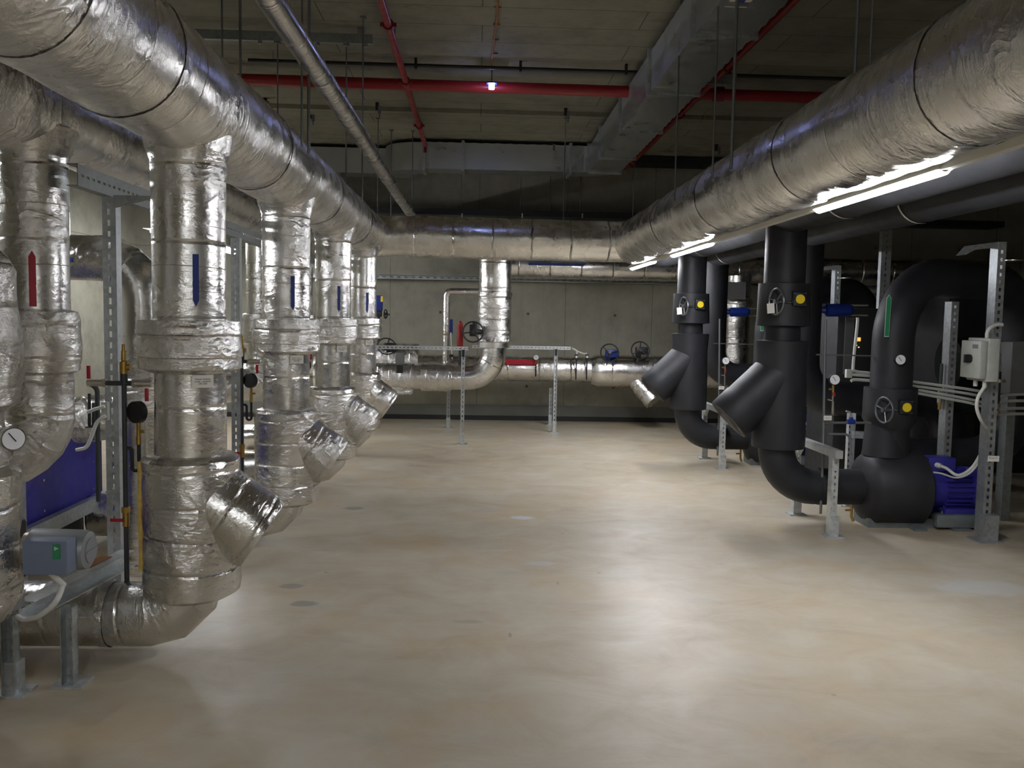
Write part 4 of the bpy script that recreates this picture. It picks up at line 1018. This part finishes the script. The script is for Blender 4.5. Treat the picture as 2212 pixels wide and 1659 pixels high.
# trays on the back wall
zt_ = P(1130, 604, Y=13.7).z
t = thing('wall_tray', 'perforated cable tray level along the back wall below the upper foil pipe', 'tray', (0, 13.7, zt_))
perf(MB(), (-3.5, 13.66, zt_), (7.5, 13.66, zt_), UP, .065, .12, pitch=.11, slot=.05, sw=.02, flip=-1).build('tray', 'galvanized', t, smooth=False)
za, zb = P(1100, 458, Y=13.6).z, P(1100, 471, Y=13.6).z
t = thing('wall_tray', 'wide black cable tray high on the back wall above the far foil crossing', 'tray', (0, 13.6, za))
MB().span((-4.6, 13.35, zb), (8.0, 13.75, zb+.012)).span((-4.6, 13.34, zb), (8.0, 13.352, za)).build('tray', 'black_plastic', t)
for px in (998, 1128, 1258): MB().box(P(px, 466, Y=13.33), (.02, .012, .07)).build('bracket', 'nickel', t)
zc_ = P(1420, 353, Y=13.6).z
t = thing('wall_tray', 'dark cable tray at the top right of the back wall beside the duct', 'tray', (4, 13.6, zc_))
MB().span((P(1352, 353, Y=13.5).x, 13.3, zc_-.05), (7.5, 13.72, zc_+.05)).build('tray', 'dark_grey', t)

# ------------------------------------------------------------------ ceiling services
# red sprinkler main + branches
RY, RZ = 9.25, 3.94
t = thing('sprinkler_main', 'thick red sprinkler pipe crossing under the ceiling', 'pipe', (0, RY, RZ))
MB().sweep([(-4.5, RY, RZ+.02), (7.5, RY, RZ-.02)], .057, 24).build('pipe', 'red_paint', t)
for x_ in (P(1552, 212, Y=RY).x,): MB().cyl((x_-.05, RY, RZ), (x_+.05, RY, RZ), .075, 24).build('coupling', 'red_dark', t)
for nm, x_, lb, ys_ in (('sprinkler_branch', -.755, 'thin red sprinkler pipe left of centre, running toward the far wall', (5.3, 7.35, 9.05, 11.1)), ('sprinkler_branch', 2.255, 'thin red sprinkler pipe running along the right side of the duct', (5.2, 8.25, 9.3, 10.2, 13.3))):
    t = thing(nm, lb, 'pipe', (x_, 8, RZ), 'thin red sprinkler branches')
    zz = 3.93
    MB().sweep([(x_, -2, zz), (x_, 12.3 if x_ < 0 else 13.7, zz)], .031, 18).build('pipe', 'red_paint', t)
    for y_ in ys_:
        MB().cyl((x_, y_-.025, zz), (x_, y_+.025, zz), .046, 18).box((x_-.05, y_, zz), (.03, .03, .03)).box((x_+.05, y_, zz), (.03, .03, .03)).build('coupling', 'red_dark', t)
    for y_ in (6.4, 7.9, 11.4): MB().cyl((x_, y_, zz+.03), (x_, y_, CE-.0), .004, 6).build('hanger', 'rod_steel', t)
    if x_ < 0: MB().sweep([(x_, 12.3, zz), (x_, 12.33, zz), (x_, 12.33, zz-.1)], .02, 10).build('end_nozzle', 'red_dark', t)
MB_ = MB().cyl(P(905, 257, Y=11.05), P(905, 262, Y=11.05), .02, 12)
tag(MB_.build('fire_sprinkler', 'chrome'), 'tiny bright sprinkler head beside the left red branch pipe', 'sprinkler')
# black conduit below ceiling
yk = 8.85; 
t = thing('ceiling_conduit', 'thin black conduit clipped level across the ceiling in front of the red main', 'conduit', (0, yk, 4.03))
xa = P(536, 148, Y=yk).x
MB().sweep([(xa, yk, 4.035), (6.5, yk, 4.015)], .018, 10).build('conduit', 'black_plastic', t)
for px in (898, 1124, 1352, 1575): MB().box((P(px, 165, Y=yk).x, yk, 4.05), (.025, .045, .10)).build('clip', 'black_plastic', t)
yk = 13.2; zz = P(780, 325, Y=yk).z
t = thing('ceiling_conduit', 'thin black conduit along the top left of the back wall above the grey duct', 'conduit', (-2, yk, zz))
MB().sweep([(-4.8, yk, zz+.01), (P(915, 332, Y=yk).x, yk, zz-.01)], .018, 10).build('conduit', 'black_plastic', t)
for px in (722, 870): MB().cyl((P(px, 328, Y=yk).x, yk, zz), (P(px, 328, Y=yk).x, yk, CE-.05), .004, 6).build('clip', 'rod_steel', t)
# strut channel
t = thing('ceiling_channel', 'grey steel channel fixed level under the ceiling at the left', 'channel', (-1.8, 8.0, 4.0))
xa, xb = -3.2, P(805, 121, Y=8.0).x
mb = MB().span((xa, 7.97, 3.965), (xb, 8.01, 4.045)); mb.build('channel', 'galvanized_dark', t)
for px in (561, 687, 748, 790): MB().cyl((P(px, 128, Y=7.99).x, 7.99, 3.965), (P(px, 128, Y=7.99).x, 7.99, 3.94), .018, 8).build('nut_plate', 'galvanized_dark', t)
for x_ in (xa+.1, xb-.1): MB().box((x_, 7.99, 4.07), (.06, .04, .06)).build('fixing', 'galvanized_dark', t)
t = thing('ceiling_channel', 'short grey channel under the ceiling behind the right red branch', 'channel', (2.6, 8.6, 4.0))
a_ = P(1525, 170, Y=8.6); MB().span((a_.x, 8.58, a_.z-.05), (P(1590, 170, Y=8.6).x, 8.62, a_.z+.045)).span((a_.x+.05, 8.58, a_.z+.04), (a_.x+.09, 8.62, CE)).build('channel', 'galvanized_dark', t)

# ventilation duct
DL, DR, DB, DT = 1.51, 1.935, 3.64, 3.995
DYE = 12.45
t = thing('air_duct', 'galvanized rectangular air duct running along the ceiling to the far wall', 'duct', (1.7, 6, DB))
fl_ = [3.2, 4.8, 6.42, 8.05, 9.67, 11.28]
mb = MB(); ys_ = [-2] + fl_ + [DYE+.12]
for a_, b_ in zip(ys_[:-1], ys_[1:]):
    k = int((b_-a_)/.18); 
    for i in range(k):       # cross-broken sheet: shallow transverse ribs on every panel
        y0, y1 = a_+(b_-a_)*i/k, a_+(b_-a_)*(i+1)/k; e_ = .013
        ring = [[(DL, DB), (DR, DB), (DR, DT), (DL, DT)], [(DL-.002, DB-e_), (DR+.002, DB-e_), (DR+.002, DT+.002), (DL-.002, DT+.002)]]
        vs = [[mb.bm.verts.new((p[0], yy, p[1])) for p in ring[w_]] for yy, w_ in ((y0, 0), ((y0+y1)/2, 1), (y1, 0))]
        for u_ in (0, 1):
            for j in range(4): mb.bm.faces.new((vs[u_][j], vs[u_][(j+1) % 4], vs[u_+1][(j+1) % 4], vs[u_+1][j]))
bmesh.ops.remove_doubles(mb.bm, verts=mb.bm.verts, dist=.0005)
mb.build('sheet', 'duct_steel', t, sharp=80)
for y_ in fl_ + [DYE-.02]:
    mb = MB()
    for lo, hi in (((DL-.03, DB-.03), (DR+.03, DB)), ((DL-.03, DT), (DR+.03, DT+.03)), ((DL-.03, DB), (DL, DT)), ((DR, DB), (DR+.03, DT))):
        mb.span((lo[0], y_-.02, lo[1]), (hi[0], y_+.02, hi[1]))
    for x_ in (DL+.03, (DL+DR)/2, DR-.03): mb.cyl((x_, y_-.025, DB-.02), (x_, y_-.035, DB-.02), .012, 8)
    mb.build('flange', 'galvanized', t, smooth=False)
lb_ = P(1598, 5, Z=DB-.008)
st = MB().box((lb_.x, 5.6, DB-.006), (.14, .50, .002)).build('duct_label', 'paper', t)
MB().box((lb_.x, 5.6, DB-.0075), (.055, .44, .001)).build('label_stripe', 'blue_label', st)
# cross duct to the left
cx0, cx1 = -.80, 1.45
t = thing('air_duct', 'galvanized air duct crossing left along the far wall, with a bright sheen', 'duct', (.3, DYE+.1, DB))
mb = MB(); ya, yb_ = DYE, DYE+.40
k = int((cx1-cx0)/.16)
for i in range(k):
    x0_, x1_ = cx0+(cx1-cx0)*i/k, cx0+(cx1-cx0)*(i+1)/k; e_ = .005
    vs = [[mb.bm.verts.new((xx, p[0], p[1])) for p in (((ya, DB), (yb_, DB), (yb_, DT), (ya, DT)) if w_ == 0 else ((ya-e_, DB-e_), (yb_+e_, DB-e_), (yb_+e_, DT+e_), (ya-e_, DT+e_)))] for xx, w_ in ((x0_, 0), ((x0_+x1_)/2, 1), (x1_, 0))]
    for u_ in (0, 1):
        for j in range(4): mb.bm.faces.new((vs[u_][j], vs[u_][(j+1) % 4], vs[u_+1][(j+1) % 4], vs[u_+1][j]))
bmesh.ops.remove_doubles(mb.bm, verts=mb.bm.verts, dist=.0005)
mb.build('sheet', 'duct_steel', t, sharp=80)
def rduct(mb, path, w, z0, z1):
    """rectangular duct section swept along a plan path"""
    pts = [V((p[0], p[1], 0)) for p in path]; rings = []
    for i, p in enumerate(pts):
        d = (pts[min(i+1, len(pts)-1)] - pts[max(0, i-1)]).normalized(); n = V((-d.y, d.x, 0))
        rings.append([mb.bm.verts.new(p + n*s_ + UP*z) for s_, z in ((-w/2, z0), (w/2, z0), (w/2, z1), (-w/2, z1))])
    for r1, r2 in zip(rings[:-1], rings[1:]):
        for j in range(4): mb.bm.faces.new((r1[j], r1[(j+1) % 4], r2[(j+1) % 4], r2[j]))
    return mb
def arc(c, r, a0, a1, n=8): return [(c[0]+r*math.cos(a0+(a1-a0)*i/n), c[1]+r*math.sin(a0+(a1-a0)*i/n)) for i in range(n+1)]
rduct(MB(), arc((cx1-.02, DYE-.1), .31, PI/2, 0.05), .42, DB, DT).build('corner_bend', 'duct_steel', t, sharp=50)
xj = P(903, 360, Y=13.3).x
rduct(MB(), [(cx0, DYE+.2)] + arc((cx0-.02, DYE+.55), .35, -PI/2, -PI) + [(xj-.2, 13.1)], .38, DB-.02, DT-.0).build('offset_bend', 'duct_steel', t, sharp=50)
MB().span((-4.6, 13.0, DB-.0), (xj, 13.4, DT)).build('wall_run', 'duct_steel', t)
for x_ in (cx0+.02, P(1000, 350, Y=DYE).x, P(1232, 350, Y=DYE).x):
    mb = MB()
    for lo, hi in (((ya-.03, DB-.03), (yb_+.03, DB)), ((ya-.03, DT), (yb_+.03, DT+.03)), ((ya-.03, DB), (ya, DT)), ((yb_, DB), (yb_+.03, DT))):
        mb.span((x_-.02, lo[0], lo[1]), (x_+.02, hi[0], hi[1]))
    mb.build('flange', 'galvanized', t, smooth=False)

# hanger rods and ceiling clamps
RODS = [(480, AX-.33, AZ-.02, 'A'), (519, AX-.33, AZ+.0, 'A'), (652, AX+.30, AZ, 'A'), (667, AX+.30, AZ, 'A'), (600, None, 8.0, 's'), (748, None, 8.0, 's'), (784, AX+.31, AZ, 'A'),
        (817, None, 11.3, 'x'), (846, None, 12.0, 'x'), (892, None, 12.0, 'x'), (998, None, 13.45, 'w'), (1128, None, 13.45, 'w'), (1192, None, 13.45, 'w'), (1222, None, CY+.32, 'c'), (1258, None, 13.45, 'w'),
        (1373, None, 12.9, 'x'), (1467, BX-.33, BZ, 'B'), (1548, BX-.33, BZ, 'B'), (1588, BX-.31, BZ, 'B'), (1848, BX+.05, BZ+.2, 'B'), (1880, BX+.12, BZ+.2, 'B')]
n_a = 0
for i, (px, X, z, k) in enumerate(RODS):
    if k in 'AB':
        p = P(px, 120, X=X); yy = p.y; zl2 = z; top = CE
    else:
        yy = z; p = P(px, 250, Y=yy); top = CE-.05 if yy > 10.9 else (3.965 if k == 's' else CE)
        zl2 = {'s': 2.78, 'x': 2.85, 'w': za, 'c': AZ-.2}[k]
        if px == 784: zl2 = 2.6
    where = {'A': 'beside the thick left foil pipe', 'B': 'beside the right foil pipe', 's': 'below the grey ceiling channel', 'x': 'near the back wall, left of the duct' if px < 1000 else 'near the back wall, right of the duct', 'w': 'going down to the black wall tray', 'c': 'going down to the far foil crossing'}[k]
    ordn = {'480': 'leftmost ', '519': 'second from left ', '652': 'third from left ', '667': 'fourth from left ', '784': 'farthest ', '600': 'left ', '748': 'right ', '817': 'first ', '846': 'second ', '892': 'third ', '998': 'leftmost ', '1128': 'second ', '1192': 'third ', '1258': 'rightmost ', '1373': 'lone ', '1467': 'farthest ', '1548': 'second farthest ', '1588': 'middle thick ', '1848': 'second nearest ', '1880': 'nearest ', '1222': 'single '}[str(px)]
    r_ = .010 if px in (519, 667, 1588, 1846, 1848) else .0065
    t = thing('hanger_rod', ordn + 'steel ceiling rod ' + where, 'rod', (p.x, yy, zl2), 'hanger rods')
    MB().cyl((p.x, yy, zl2), (p.x, yy, top), r_, 8).build('rod', 'rod_steel', t)
    MB().box((p.x, yy, top-.008), (.05, .05, .016)).build('ceiling_plate', 'rod_steel', t)
    if k == 'A':
        c_ = V((AX, yy, AZ))
        if px in (480, 652, 784): MB().sweep([(AX, yy-.015, AZ), (AX, yy+.015, AZ)], AR+.014, 40, caps=(0, 0)).build('pipe_strap', 'foil_smooth', t)
CL = [(815, 222, 10.2, 'left of the thin red branch'), (672, 240, 9.9, 'behind the slim foil pipe'), (1222, 234, 10.2, 'just under the red main, right of centre'), (1192, 306, 12.4, 'above the far duct'), (1548, 312, 11.8, 'right of the duct, above the right foil pipe'), (573, 212, 9.6, 'at the edge of the thick left foil pipe')]
for px, py, yy, wh in CL:
    top = CE-.05 if yy > 10.9 else CE
    c = P(px, py, Z=top); 
    t = thing('ceiling_clamp', 'small dark ceiling clamp ' + wh, 'clamp', (c.x, c.y, top), 'ceiling clamps')
    MB().box((c.x, c.y, top-.045), (.035, .05, .09)).build('body', 'black_iron', t)
    MB().box((c.x+.03, c.y-.02, top-.085), (.035, .04, .09)).cyl((c.x+.03, c.y-.02, top-.12), (c.x+.03, c.y-.02, top-.17), .008, 8).build('hook', 'rod_steel', t)

# ------------------------------------------------------------------ world, exposure
wd = bpy.data.worlds.new('world'); S.world = wd; wd.use_nodes = True
wd.node_tree.nodes['Background'].inputs[0].default_value = (.6, .65, .7, 1)
wd.node_tree.nodes['Background'].inputs[1].default_value = .0
S.view_settings.view_transform = 'Standard'; S.view_settings.look = 'None'
S.view_settings.gamma = 1.0; S.view_settings.use_curve_mapping = False
S.view_settings.exposure = 0.08
S.cycles.max_bounces = 8; S.cycles.diffuse_bounces = 4; S.cycles.glossy_bounces = 5; S.cycles.adaptive_threshold = 0.06; S.cycles.adaptive_min_samples = 20
S.cycles.use_denoising = True
S.cycles.sample_clamp_indirect = 6.0
